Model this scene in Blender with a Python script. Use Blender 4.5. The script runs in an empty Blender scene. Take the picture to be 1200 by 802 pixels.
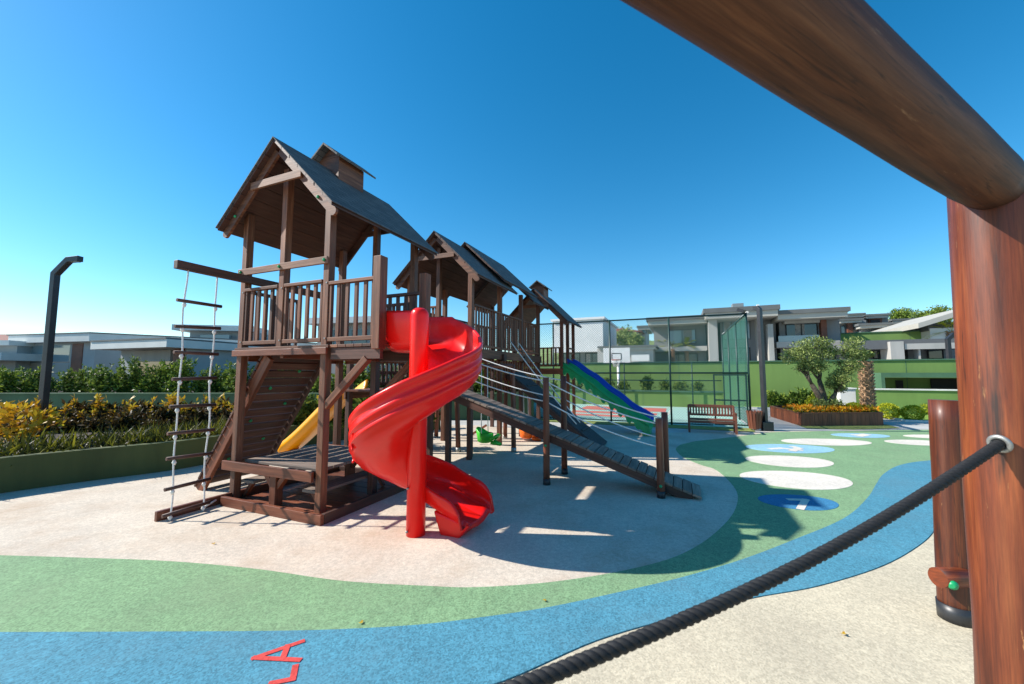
import bpy, math, random
from mathutils import Vector, Matrix, Quaternion, noise

random.seed(7)
sc = bpy.context.scene
COL = sc.collection

# ------------------------------------------------------------------ camera
FPX, CX, CY, CAMH = 461.0, 600.0, 401.0, 1.7
PITCH = math.atan(37 / 461.0)
cam_d = bpy.data.cameras.new('camera')
cam = bpy.data.objects.new('camera', cam_d)
COL.objects.link(cam)
cam.location = (0, 0, CAMH)
cam.rotation_euler = (math.pi / 2 + PITCH, 0, 0)
cam_d.sensor_fit = 'HORIZONTAL'
cam_d.sensor_width = 36
cam_d.lens = 36 * FPX / 1200.0
cam_d.clip_start = 0.05
cam_d.clip_end = 2000
cam_d.dof.use_dof = True
cam_d.dof.focus_distance = 5.2
cam_d.dof.aperture_fstop = 4.0
sc.camera = cam

# ------------------------------------------------------------------ surveying helpers
Fv = Vector((0, math.cos(PITCH), math.sin(PITCH)))
Uv = Vector((0, -math.sin(PITCH), math.cos(PITCH)))
Rv = Vector((1, 0, 0))
CAM = Vector((0, 0, CAMH))


def ray(u, v):
    return Rv * (u - CX) + Uv * (CY - v) + Fv * FPX


def G(u, v, z=0.0):
    d = ray(u, v)
    return CAM + d * ((z - CAMH) / d.z)


def WY(u, v, Y):
    d = ray(u, v)
    return CAM + d * (Y / d.y)


TH = math.radians(22.9)
AX = Vector((math.cos(TH), -math.sin(TH), 0))      # local x of the playground grid
AY = Vector((math.sin(TH), math.cos(TH), 0))       # local y
ORG = G(375, 606)
ORG.z = 0


def toloc(p):
    q = p - ORG
    return Vector((q.dot(AX), q.dot(AY), p.z))


def toworld(l):
    return ORG + AX * l[0] + AY * l[1] + Vector((0, 0, l[2]))


def GL(u, v, z=0.0):
    return toloc(G(u, v, z))


def FYL(u, v, y):
    """point seen at u,v on the local plane y = const"""
    d = ray(u, v)
    t = (y - (CAM - ORG).dot(AY)) / d.dot(AY)
    return toloc(CAM + d * t)


# ------------------------------------------------------------------ materials
def new_mat(name):
    m = bpy.data.materials.new(name)
    m.use_nodes = True
    nt = m.node_tree
    return m, nt, nt.nodes['Principled BSDF']


def nd(nt, typ, **kw):
    n = nt.nodes.new(typ)
    for k, v in kw.items():
        setattr(n, k, v)
    return n


def ramp(nt, stops, src):
    r = nd(nt, 'ShaderNodeValToRGB')
    el = r.color_ramp.elements
    while len(el) < len(stops):
        el.new(0.5)
    for e, (p, c) in zip(el, stops):
        e.position = p
        e.color = (c[0], c[1], c[2], 1)
    nt.links.new(src, r.inputs[0])
    return r


def mix(nt, a, b, fac, mode='MIX'):
    m = nd(nt, 'ShaderNodeMix', data_type='RGBA', blend_type=mode)
    for s, val in ((m.inputs['A'], a), (m.inputs['B'], b), (m.inputs['Factor'], fac)):
        if isinstance(val, (tuple, list)):
            s.default_value = (val[0], val[1], val[2], 1)
        elif isinstance(val, (int, float)):
            s.default_value = val
        else:
            nt.links.new(val, s)
    return m.outputs['Result']


def noise_tex(nt, scale, vec=None, detail=4, rough=0.6):
    n = nd(nt, 'ShaderNodeTexNoise')
    n.inputs['Scale'].default_value = scale
    n.inputs['Detail'].default_value = detail
    n.inputs['Roughness'].default_value = rough
    if vec is not None:
        nt.links.new(vec, n.inputs['Vector'])
    return n.outputs['Fac']


def bump(nt, b, h, strength, dist=0.01):
    bp = nd(nt, 'ShaderNodeBump')
    bp.inputs['Strength'].default_value = strength
    bp.inputs['Distance'].default_value = dist
    nt.links.new(h, bp.inputs['Height'])
    nt.links.new(bp.outputs[0], b.inputs['Normal'])


def world_pos(nt):
    return nd(nt, 'ShaderNodeNewGeometry').outputs['Position']


def m_wood(name, dark, mid, light, rough=0.6, coat=0.0, gs=1.0, streak=None):
    m, nt, b = new_mat(name)
    uv = nd(nt, 'ShaderNodeUVMap')
    mp = nd(nt, 'ShaderNodeMapping')
    mp.inputs['Scale'].default_value = (1.6 * gs, 26 * gs, 1)
    nt.links.new(uv.outputs[0], mp.inputs[0])
    g = noise_tex(nt, 1.0, mp.outputs[0], 6, 0.65)
    r = ramp(nt, [(0.28, dark), (0.5, mid), (0.75, light)], g)
    # tint that differs from board to board
    mp2 = nd(nt, 'ShaderNodeMapping')
    mp2.inputs['Scale'].default_value = (0.35, 0.9, 1)
    nt.links.new(uv.outputs[0], mp2.inputs[0])
    g2 = noise_tex(nt, 1.3, mp2.outputs[0], 3, 0.6)
    r2 = ramp(nt, [(0.36, (0.55, 0.54, 0.54)), (0.64, (1.28, 1.24, 1.2))], g2)
    c = mix(nt, r.outputs[0], r2.outputs[0], 1.0, 'MULTIPLY')
    if streak:
        mp3 = nd(nt, 'ShaderNodeMapping')
        mp3.inputs['Scale'].default_value = (2.2, 17, 1)
        nt.links.new(uv.outputs[0], mp3.inputs[0])
        g3 = noise_tex(nt, 1.7, mp3.outputs[0], 8, 0.7)
        r3 = ramp(nt, [(0.645, (0, 0, 0)), (0.69, (0.8, 0.8, 0.8))], g3)
        c = mix(nt, c, streak, r3.outputs[0])
        mp4 = nd(nt, 'ShaderNodeMapping')
        mp4.inputs['Scale'].default_value = (0.7, 9, 1)
        mp4.inputs['Location'].default_value = (3.3, 7.1, 0)
        nt.links.new(uv.outputs[0], mp4.inputs[0])
        g4 = noise_tex(nt, 1.2, mp4.outputs[0], 5, 0.6)
        r4 = ramp(nt, [(0.34, (1, 1, 1)), (0.42, (0, 0, 0))], g4)
        c = mix(nt, c, (0.03, 0.012, 0.008), r4.outputs[0])
    if streak:
        mp5 = nd(nt, 'ShaderNodeMapping')
        mp5.inputs['Scale'].default_value = (4, 150, 1)
        nt.links.new(uv.outputs[0], mp5.inputs[0])
        g5 = noise_tex(nt, 1.0, mp5.outputs[0], 4, 0.7)
        r5 = ramp(nt, [(0.3, (0.66, 0.62, 0.6)), (0.7, (1.22, 1.2, 1.18))], g5)
        c = mix(nt, c, r5.outputs[0], 1.0, 'MULTIPLY')
        mp6 = nd(nt, 'ShaderNodeMapping')
        mp6.inputs['Scale'].default_value = (0.9, 30, 1)
        mp6.inputs['Location'].default_value = (1.1, 9.7, 0)
        nt.links.new(uv.outputs[0], mp6.inputs[0])
        g6 = noise_tex(nt, 1.0, mp6.outputs[0], 3, 0.5)
        r6 = ramp(nt, [(0.488, (0, 0, 0)), (0.5, (0.85, 0.85, 0.85)), (0.512, (0, 0, 0))], g6)
        g7 = noise_tex(nt, 1.6, uv.outputs[0], 2, 0.5)
        r7 = ramp(nt, [(0.5, (0, 0, 0)), (0.6, (1, 1, 1))], g7)
        fm = mix(nt, r6.outputs[0], r7.outputs[0], 1.0, 'MULTIPLY')
        c = mix(nt, c, (0.02, 0.008, 0.005), fm)
    nt.links.new(c, b.inputs['Base Color'])
    b.inputs['Roughness'].default_value = rough
    b.inputs['Coat Weight'].default_value = coat
    b.inputs['Coat Roughness'].default_value = 0.25
    bump(nt, b, g, 0.35, 0.006)
    return m


def m_plain(name, col, rough=0.6, var=0.12, scale=6.0, metal=0.0, coat=0.0, bmp=0.0, spec=0.5):
    m, nt, b = new_mat(name)
    p = world_pos(nt)
    g = noise_tex(nt, scale, p, 5, 0.62)
    lo = tuple(max(0, c * (1 - var * 1.6)) for c in col)
    hi = tuple(min(1, c * (1 + var * 1.3)) for c in col)
    r = ramp(nt, [(0.3, lo), (0.7, hi)], g)
    nt.links.new(r.outputs[0], b.inputs['Base Color'])
    b.inputs['Roughness'].default_value = rough
    b.inputs['Metallic'].default_value = metal
    b.inputs['Coat Weight'].default_value = coat
    b.inputs['Specular IOR Level'].default_value = spec
    if bmp:
        bump(nt, b, g, bmp, 0.01)
    return m


def m_wall(name, col, amt=0.22):
    """painted render with rain streaks, patches and hairline joints"""
    m, nt, b = new_mat(name)
    p = world_pos(nt)
    mp = nd(nt, 'ShaderNodeMapping')
    mp.inputs['Scale'].default_value = (1.1, 1.1, 0.16)
    nt.links.new(p, mp.inputs[0])
    g = noise_tex(nt, 1.0, mp.outputs[0], 7, 0.68)
    r = ramp(nt, [(0.34, (1 - amt * 1.6,) * 3), (0.56, (1.0,) * 3), (0.75, (1 + amt * .55,) * 3)], g)
    g2 = noise_tex(nt, 0.45, p, 5, 0.6)
    r2 = ramp(nt, [(0.3, (0.88, 0.9, 0.88)), (0.7, (1.08, 1.06, 1.05))], g2)
    c = mix(nt, r.outputs[0], r2.outputs[0], 1.0, 'MULTIPLY')
    c = mix(nt, c, col, 1.0, 'MULTIPLY')
    nt.links.new(c, b.inputs['Base Color'])
    b.inputs['Roughness'].default_value = 0.88
    bump(nt, b, noise_tex(nt, 30, p, 4, 0.6), 0.12, 0.01)
    return m


def m_rubber(name, col, spk=0.35, dirt=None, dirt_amt=0.5, rough=0.85):
    """poured rubber crumb: granules, patchy wear"""
    m, nt, b = new_mat(name)
    p = world_pos(nt)
    v = nd(nt, 'ShaderNodeTexVoronoi')
    v.inputs['Scale'].default_value = 95
    nt.links.new(p, v.inputs['Vector'])
    bw = nd(nt, 'ShaderNodeRGBToBW')
    nt.links.new(v.outputs['Color'], bw.inputs[0])
    lo = tuple(c * (1 - spk) for c in col)
    hi = tuple(min(1, c * (1 + spk * 0.75)) for c in col)
    r = ramp(nt, [(0.2, lo), (0.5, col), (0.85, hi)], bw.outputs[0])
    g = noise_tex(nt, 1.4, p, 6, 0.65)
    r2 = ramp(nt, [(0.3, (0.86, 0.86, 0.87)), (0.7, (1.07, 1.06, 1.05))], g)
    c = mix(nt, r.outputs[0], r2.outputs[0], 1.0, 'MULTIPLY')
    g5 = noise_tex(nt, 22, p, 4, 0.7)
    r5 = ramp(nt, [(0.32, (0.86, 0.86, 0.86)), (0.68, (1.1, 1.1, 1.1))], g5)
    c = mix(nt, c, r5.outputs[0], 1.0, 'MULTIPLY')
    if dirt:
        mp = nd(nt, 'ShaderNodeMapping')
        mp.inputs['Location'].default_value = (1.7, 3.9, 0)
        nt.links.new(p, mp.inputs[0])
        g3 = noise_tex(nt, 0.95, mp.outputs[0], 8, 0.72)
        r3 = ramp(nt, [(0.47, (0, 0, 0)), (0.70, (dirt_amt,) * 3)], g3)
        c = mix(nt, c, dirt, r3.outputs[0])
    nt.links.new(c, b.inputs['Base Color'])
    b.inputs['Roughness'].default_value = rough
    b.inputs['Specular IOR Level'].default_value = 0.25
    bump(nt, b, bw.outputs[0], 0.35, 0.006)
    return m


def m_leaf(name, stops, rough=0.5, trans=0.3):
    m, nt, b = new_mat(name)
    g = nd(nt, 'ShaderNodeNewGeometry')
    r = ramp(nt, stops, g.outputs['Random Per Island'])
    nt.links.new(r.outputs[0], b.inputs['Base Color'])
    b.inputs['Roughness'].default_value = rough
    b.inputs['Specular IOR Level'].default_value = 0.3
    tr = nd(nt, 'ShaderNodeBsdfTranslucent')
    nt.links.new(r.outputs[0], tr.inputs['Color'])
    mx = nd(nt, 'ShaderNodeMixShader')
    mx.inputs[0].default_value = trans
    nt.links.new(b.outputs[0], mx.inputs[1])
    nt.links.new(tr.outputs[0], mx.inputs[2])
    nt.links.new(mx.outputs[0], nt.nodes['Material Output'].inputs[0])
    return m


def m_glass(name, col, rough=0.05):
    m, nt, b = new_mat(name)
    b.inputs['Base Color'].default_value = (*col, 1)
    b.inputs['Roughness'].default_value = rough
    b.inputs['Specular IOR Level'].default_value = 0.9
    return m


def m_net(name, col, cell, width):
    """woven wire: real holes between diamond wires"""
    m, nt, b = new_mat(name)
    b.inputs['Base Color'].default_value = (*col, 1)
    b.inputs['Roughness'].default_value = 0.6
    uv = nd(nt, 'ShaderNodeUVMap')
    sp = nd(nt, 'ShaderNodeSeparateXYZ')
    nt.links.new(uv.outputs[0], sp.inputs[0])

    def mth(op, a, bb=None):
        n = nd(nt, 'ShaderNodeMath', operation=op)
        for i, x in enumerate((a, bb)):
            if x is None:
                continue
            if isinstance(x, (int, float)):
                n.inputs[i].default_value = x
            else:
                nt.links.new(x, n.inputs[i])
        return n.outputs[0]
    masks = []
    for op in ('ADD', 'SUBTRACT'):
        s = mth(op, sp.outputs[0], sp.outputs[1])
        fr = mth('FRACT', mth('DIVIDE', s, cell))
        masks.append(mth('LESS_THAN', fr, width))
    fac = mth('MAXIMUM', masks[0], masks[1])
    tr = nd(nt, 'ShaderNodeBsdfTransparent')
    mx = nd(nt, 'ShaderNodeMixShader')
    nt.links.new(fac, mx.inputs[0])
    nt.links.new(tr.outputs[0], mx.inputs[1])
    nt.links.new(b.outputs[0], mx.inputs[2])
    nt.links.new(mx.outputs[0], nt.nodes['Material Output'].inputs[0])
    return m


def m_shingle():
    m, nt, b = new_mat('slate_shingle')
    uv = nd(nt, 'ShaderNodeUVMap')
    br = nd(nt, 'ShaderNodeTexBrick')
    br.inputs['Scale'].default_value = 1.0
    br.inputs['Brick Width'].default_value = 0.22
    br.inputs['Row Height'].default_value = 0.09
    br.inputs['Mortar Size'].default_value = 0.006
    br.inputs['Color1'].default_value = (0.080, 0.080, 0.080, 1)
    br.inputs['Color2'].default_value = (0.125, 0.122, 0.118, 1)
    br.inputs['Mortar'].default_value = (0.03, 0.034, 0.04, 1)
    nt.links.new(uv.outputs[0], br.inputs['Vector'])
    g = noise_tex(nt, 90, world_pos(nt), 3, 0.7)
    r = ramp(nt, [(0.3, (0.7, 0.7, 0.7)), (0.7, (1.3, 1.3, 1.3))], g)
    c = mix(nt, br.outputs[0], r.outputs[0], 1.0, 'MULTIPLY')
    nt.links.new(c, b.inputs['Base Color'])
    b.inputs['Roughness'].default_value = 0.85
    bump(nt, b, br.outputs['Fac'], -0.5, 0.006)
    return m


M = {}
M['wood'] = m_wood('stained_wood', (0.055, 0.019, 0.009), (0.150, 0.055, 0.025), (0.270, 0.120, 0.064), 0.6)
M['wood_red'] = m_wood('red_stained_wood', (0.078, 0.022, 0.010), (0.175, 0.050, 0.021), (0.27, 0.095, 0.045), 0.5)
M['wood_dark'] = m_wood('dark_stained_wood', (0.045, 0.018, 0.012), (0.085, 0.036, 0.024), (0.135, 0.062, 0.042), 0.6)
M['wood_grey'] = m_wood('weathered_plank', (0.10, 0.075, 0.058), (0.20, 0.155, 0.125), (0.33, 0.26, 0.21), 0.75)
M['log'] = m_wood('varnished_log', (0.048, 0.010, 0.004), (0.155, 0.035, 0.010), (0.265, 0.080, 0.024), 0.48, 0.08, 0.8, (0.46, 0.24, 0.09))
M['log_dark'] = m_wood('varnished_dark_log', (0.020, 0.007, 0.003), (0.070, 0.027, 0.011), (0.135, 0.064, 0.030), 0.62, 0.0, 0.75, (0.17, 0.10, 0.055))
M['log_dark'].node_tree.nodes['Principled BSDF'].inputs['Specular IOR Level'].default_value = 0.25
M['bench_wood'] = m_wood('bench_wood', (0.09, 0.026, 0.015), (0.17, 0.055, 0.030), (0.24, 0.09, 0.055), 0.5)
M['shingle'] = m_shingle()
M['wood_pale'] = m_wood('faded_stained_wood', (0.08, 0.035, 0.020), (0.20, 0.092, 0.052), (0.33, 0.175, 0.11), 0.65)
M['red'] = m_plain('red_plastic', (0.86, 0.010, 0.007), 0.30, 0.04, 4, coat=0.08, spec=0.32)
M['yellow'] = m_plain('yellow_plastic', (0.85, 0.34, 0.005), 0.32, 0.05, 4, coat=0.1)
M['green_pl'] = m_plain('green_plastic', (0.015, 0.33, 0.10), 0.35, 0.08, 5)
M['lime_pl'] = m_plain('lime_plastic', (0.06, 0.55, 0.04), 0.35, 0.08, 5)
M['orange_pl'] = m_plain('orange_plastic', (0.85, 0.15, 0.012), 0.35, 0.06, 5)
M['blue_pl'] = m_plain('blue_plastic', (0.012, 0.06, 0.42), 0.35, 0.06, 5)
M['cap_green'] = m_plain('green_cap', (0.01, 0.30, 0.11), 0.4, 0.05)
M['rope_w'] = m_plain('white_rope', (0.80, 0.78, 0.74), 0.8, 0.15, 60)
M['rope_k'] = m_plain('black_rope', (0.009, 0.0095, 0.011), 0.75, 0.4, 120)
M['steel'] = m_plain('galvanised_steel', (0.33, 0.34, 0.33), 0.45, 0.15, 30, metal=0.6)
M['black_metal'] = m_plain('black_metal', (0.022, 0.024, 0.028), 0.4, 0.2, 8)
M['green_metal'] = m_plain('green_metal', (0.006, 0.040, 0.034), 0.45, 0.2, 8)
M['white_metal'] = m_plain('white_metal', (0.78, 0.78, 0.76), 0.45, 0.06, 8)
M['dark_mat'] = m_plain('dark_rubber_mat', (0.045, 0.048, 0.052), 0.85, 0.35, 25, bmp=0.3)
M['beige'] = m_rubber('beige_rubber', (0.595, 0.52, 0.42), 0.12, (0.40, 0.285, 0.19), 0.62)
M['cream'] = m_rubber('cream_rubber', (0.56, 0.495, 0.36), 0.17, (0.40, 0.34, 0.25), 0.35)
M['green_r'] = m_rubber('green_rubber', (0.205, 0.345, 0.18), 0.26, (0.20, 0.27, 0.16), 0.45)
M['blue_r'] = m_rubber('blue_rubber', (0.075, 0.255, 0.345), 0.28, (0.11, 0.22, 0.27), 0.45)
M['dkblue_r'] = m_rubber('deep_blue_rubber', (0.045, 0.205, 0.37), 0.2)
M['ltblue_r'] = m_rubber('light_blue_rubber', (0.27, 0.49, 0.62), 0.15)
M['white_r'] = m_rubber('white_rubber', (0.68, 0.63, 0.545), 0.07)
M['red_r'] = m_rubber('red_rubber', (0.62, 0.07, 0.06), 0.15)
M['paving'] = m_plain('grey_paving', (0.42, 0.42, 0.40), 0.8, 0.10, 1.2, bmp=0.05)
M['kerb'] = m_plain('pale_kerb', (0.66, 0.65, 0.61), 0.75, 0.08, 3)
M['court'] = m_plain('court_teal', (0.32, 0.50, 0.43), 0.75, 0.08, 0.8)
M['court_red'] = m_plain('court_red', (0.52, 0.13, 0.10), 0.75, 0.08, 0.8)
M['grass'] = m_plain('turf', (0.20, 0.24, 0.055), 0.9, 0.35, 9, bmp=0.4)
M['lawn'] = m_plain('lawn_green', (0.17, 0.28, 0.03), 0.9, 0.3, 7, bmp=0.4)
M['soil'] = m_plain('soil', (0.045, 0.032, 0.024), 0.95, 0.4, 12, bmp=0.5)
M['hill'] = m_plain('hill_grass', (0.17, 0.22, 0.07), 0.95, 0.35, 0.35)
M['gwall'] = m_wall('green_stucco', (0.175, 0.285, 0.075), .10)
M['gwall_dk'] = m_wall('deep_green_stucco', (0.055, 0.11, 0.055), .2)
M['gcap'] = m_plain('green_wall_cap', (0.06, 0.14, 0.075), 0.7, 0.1, 2)
M['planterwall'] = m_wall('planter_stucco', (0.080, 0.102, 0.033), .2)
M['stucco'] = m_wall('grey_stucco', (0.23, 0.235, 0.235), .1)
M['stucco_lt'] = m_wall('pale_stucco', (0.38, 0.37, 0.345), .1)
M['stucco_dk'] = m_plain('dark_stucco', (0.11, 0.115, 0.12), 0.85, 0.07, 1.0)
M['fascia'] = m_plain('roof_fascia', (0.40, 0.385, 0.335), 0.7, 0.05, 1.0)
M['roofgrey'] = m_plain('roof_grey', (0.12, 0.128, 0.125), 0.75, 0.08, 1.0)
M['stucco_pale'] = m_plain('pale_blue_stucco', (0.36, 0.385, 0.385), 0.85, 0.06, 1.0)
M['fascia_pale'] = m_plain('pale_fascia', (0.62, 0.64, 0.61), 0.7, 0.05, 1.0)
M['walnut'] = m_plain('walnut_panel', (0.15, 0.052, 0.028), 0.6, 0.2, 3)
M['rooftile'] = m_plain('red_roof_tile', (0.20, 0.06, 0.035), 0.8, 0.2, 4)
M['whitewall'] = m_plain('white_wall', (0.66, 0.655, 0.63), 0.8, 0.03, 1.0)
M['glass'] = m_glass('window_glass', (0.045, 0.075, 0.085))
M['glass_lt'] = m_glass('pale_glass', (0.20, 0.27, 0.29), 0.1)
M['curtain'] = m_plain('curtain', (0.30, 0.29, 0.27), 0.9, 0.3, 9)
M['dark'] = m_plain('dark_opening', (0.012, 0.013, 0.014), 0.7, 0.1)
M['bark'] = m_plain('bark', (0.12, 0.092, 0.065), 0.9, 0.35, 14, bmp=0.6)
M['palm'] = m_plain('palm_bark', (0.30, 0.19, 0.11), 0.9, 0.4, 10, bmp=0.5)
M['net'] = m_net('chain_link', (0.05, 0.16, 0.13), 0.085, 0.10)
M['net_w'] = m_net('fine_rope_net', (0.6, 0.62, 0.6), 0.14, 0.07)
M['screen'] = m_net('wind_screen', (0.03, 0.14, 0.095), 0.012, 0.32)
M['leaf_hedge'] = m_leaf('hedge_leaf', [(0, (0.03, 0.06, 0.010)), (0.5, (0.11, 0.18, 0.022)), (1, (0.30, 0.38, 0.05))])
M['leaf_green'] = m_leaf('plant_leaf', [(0, (0.03, 0.06, 0.012)), (0.5, (0.09, 0.15, 0.022)), (1, (0.26, 0.32, 0.05))])
M['leaf_croton'] = m_leaf('croton_dark_leaf', [(0, (0.018, 0.012, 0.007)), (0.4, (0.04, 0.035, 0.010)), (0.75, (0.085, 0.045, 0.014)), (1, (0.16, 0.13, 0.02))])
M['leaf_yellow'] = m_leaf('croton_bright_leaf', [(0, (0.32, 0.13, 0.012)), (0.4, (0.52, 0.29, 0.014)), (1, (0.60, 0.48, 0.04))])
M['leaf_olive'] = m_leaf('olive_leaf', [(0, (0.06, 0.09, 0.02)), (0.5, (0.21, 0.27, 0.07)), (1, (0.42, 0.48, 0.16))])
M['leaf_lime'] = m_leaf('lime_leaf', [(0, (0.20, 0.25, 0.01)), (0.5, (0.42, 0.46, 0.02)), (1, (0.60, 0.60, 0.04))])
M['leaf_far'] = m_leaf('far_leaf', [(0, (0.06, 0.10, 0.015)), (0.5, (0.15, 0.22, 0.03)), (1, (0.27, 0.34, 0.06))])
M['flower'] = m_leaf('marigold_petal', [(0, (0.60, 0.17, 0.008)), (0.5, (0.75, 0.32, 0.012)), (1, (0.80, 0.52, 0.03))])
M['leaf_grass'] = m_leaf('grass_blade', [(0, (0.016, 0.021, 0.005)), (0.6, (0.065, 0.075, 0.012)), (1, (0.27, 0.26, 0.025))])

# ------------------------------------------------------------------ mesh builder
LOCAL, WORLD = 'L', 'W'
ROOT = {}      # root name -> (frame, origin)


class MB:
    def __init__(s):
        s.v, s.f, s.uv, s.sm = [], [], [], []

    def quad(s, pts, uvs=None, smooth=False):
        b = len(s.v)
        s.v += [tuple(p) for p in pts]
        s.f.append(tuple(range(b, b + len(pts))))
        s.uv.append(uvs or [(0, 0)] * len(pts))
        s.sm.append(smooth)

    def beam(s, p0, p1, w, h, up=(0, 0, 1)):
        """square timber from p0 to p1, w across, h along 'up'"""
        p0, p1 = Vector(p0), Vector(p1)
        d = p1 - p0
        L = d.length
        d = d / L
        upv = Vector(up)
        if abs(d.dot(upv)) > 0.98:
            upv = Vector((0, 1, 0))
        x = d.cross(upv).normalized() * (w / 2)
        y = x.cross(d).normalized() * (h / 2)
        b = len(s.v)
        for p in (p0, p1):
            for sx, sy in ((-1, -1), (1, -1), (1, 1), (-1, 1)):
                s.v.append(tuple(p + x * sx + y * sy))
        uo, vo = random.uniform(0, 50), random.uniform(0, 50)
        ed = [0, w, w + h, 2 * w + h, 2 * w + 2 * h]
        for i in range(4):
            j = (i + 1) % 4
            s.f.append((b + i, b + j, b + 4 + j, b + 4 + i))
            s.uv.append([(uo, vo + ed[i]), (uo, vo + ed[i + 1]), (uo + L, vo + ed[i + 1]), (uo + L, vo + ed[i])])
            s.sm.append(False)
        s.f.append((b + 3, b + 2, b + 1, b))
        s.f.append((b + 4, b + 5, b + 6, b + 7))
        for _ in range(2):
            s.uv.append([(uo, vo), (uo + w, vo), (uo + w, vo + h * .3), (uo, vo + h * .3)])
            s.sm.append(False)

    def box(s, x0, x1, y0, y1, z0, z1):
        dx, dy, dz = x1 - x0, y1 - y0, z1 - z0
        cx, cy, cz = (x0 + x1) / 2, (y0 + y1) / 2, (z0 + z1) / 2
        if dx >= dy and dx >= dz:
            s.beam((x0, cy, cz), (x1, cy, cz), dy, dz)
        elif dy >= dz:
            s.beam((cx, y0, cz), (cx, y1, cz), dx, dz)
        else:
            s.beam((cx, cy, z0), (cx, cy, z1), dx, dy, (0, 1, 0))

    def tube(s, pts, rad, n=10, smooth=True, caps=True, wob=0.0):
        pts = [Vector(p) for p in pts]
        if not isinstance(rad, (list, tuple)):
            rad = [rad] * len(pts)
        b = len(s.v)
        uo, vo = random.uniform(0, 50), random.uniform(0, 50)
        t0 = (pts[1] - pts[0]).normalized()
        ref = Vector((0, 0, 1)) if abs(t0.z) < 0.9 else Vector((1, 0, 0))
        x = t0.cross(ref).normalized()
        Ls = [0]
        prev = t0
        for i, p in enumerate(pts):
            t = (pts[min(i + 1, len(pts) - 1)] - pts[max(i - 1, 0)]).normalized()
            q = prev.rotation_difference(t)
            x = q @ x
            x = (x - t * x.dot(t)).normalized()
            y = t.cross(x)
            prev = t
            if i:
                Ls.append(Ls[-1] + (p - pts[i - 1]).length)
            for k in range(n):
                a = 2 * math.pi * k / n
                r = rad[i]
                if wob:
                    r *= 1 + wob * noise.noise(Vector((math.cos(a) * 1.5 + uo, math.sin(a) * 1.5, Ls[-1] * 1.7 + vo)))
                s.v.append(tuple(p + x * (math.cos(a) * r) + y * (math.sin(a) * r)))
        R = max(rad)
        for i in range(len(pts) - 1):
            for k in range(n):
                k2 = (k + 1) % n
                s.f.append((b + i * n + k, b + i * n + k2, b + (i + 1) * n + k2, b + (i + 1) * n + k))
                v0, v1 = vo + 2 * math.pi * R * k / n, vo + 2 * math.pi * R * (k + 1) / n
                s.uv.append([(uo + Ls[i], v0), (uo + Ls[i], v1), (uo + Ls[i + 1], v1), (uo + Ls[i + 1], v0)])
                s.sm.append(smooth)
        if caps:
            m = len(pts) - 1
            s.f.append(tuple(b + k for k in reversed(range(n))))
            s.f.append(tuple(b + m * n + k for k in range(n)))
            for _ in range(2):
                s.uv.append([(uo + R * math.cos(2 * math.pi * k / n), vo + .2 * R * math.sin(2 * math.pi * k / n)) for k in range(n)])
                s.sm.append(False)

    def cyl(s, p0, p1, r0, r1=None, n=16, wob=0.0, seg=1):
        p0, p1 = Vector(p0), Vector(p1)
        r1 = r0 if r1 is None else r1
        pts = [p0.lerp(p1, i / seg) for i in range(seg + 1)]
        s.tube(pts, [r0 + (r1 - r0) * i / seg for i in range(seg + 1)], n, True, True, wob)

    def prism(s, poly, axis, a0, a1, smooth=False):
        """poly in the plane across axis ('x','y','z'), extruded a0..a1"""
        def P(q, a):
            return {'x': (a, q[0], q[1]), 'y': (q[0], a, q[1]), 'z': (q[0], q[1], a)}[axis]
        n = len(poly)
        b = len(s.v)
        s.v += [P(q, a0) for q in poly] + [P(q, a1) for q in poly]
        s.f.append(tuple(b + i for i in reversed(range(n))))
        s.uv.append([poly[i] for i in reversed(range(n))])
        s.f.append(tuple(b + n + i for i in range(n)))
        s.uv.append([poly[i] for i in range(n)])
        s.sm += [False, False]
        l = 0
        for i in range(n):
            j = (i + 1) % n
            dl = math.dist(poly[i], poly[j])
            s.f.append((b + i, b + j, b + n + j, b + n + i))
            s.uv.append([(a0, l), (a0, l + dl), (a1, l + dl), (a1, l)])
            s.sm.append(smooth)
            l += dl

    def sheet(s, poly, z, thick=0.003):
        """thin laid sheet, top face at z"""
        b = len(s.v)
        s.v += [(p[0], p[1], z) for p in poly]
        s.f.append(tuple(range(b, b + len(poly))))
        s.uv.append([(p[0], p[1]) for p in poly])
        s.sm.append(False)

    def sweep(s, rings, closed_ring=True, caps=True, smooth=True):
        n = len(rings[0])
        b = len(s.v)
        for r in rings:
            s.v += [tuple(p) for p in r]
        for i in range(len(rings) - 1):
            for k in range(n if closed_ring else n - 1):
                k2 = (k + 1) % n
                s.f.append((b + i * n + k, b + i * n + k2, b + (i + 1) * n + k2, b + (i + 1) * n + k))
                s.uv.append([(0, 0)] * 4)
                s.sm.append(smooth)
        if caps:
            s.f.append(tuple(b + k for k in reversed(range(n))))
            s.f.append(tuple(b + (len(rings) - 1) * n + k for k in range(n)))
            s.uv += [[(0, 0)] * n] * 2
            s.sm += [False, False]

    def leaf(s, p, d, nrm, L, W):
        """one folded leaf: base p, direction d"""
        side = d.cross(nrm)
        if side.length < 1e-4:
            return
        side = side.normalized() * W
        m = p + d * (L * .5)
        b = len(s.v)
        s.v += [tuple(p), tuple(m + side), tuple(p + d * L), tuple(m - side)]
        s.f.append((b, b + 1, b + 2, b + 3))
        s.uv.append([(0, 0)] * 4)
        s.sm.append(False)

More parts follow.
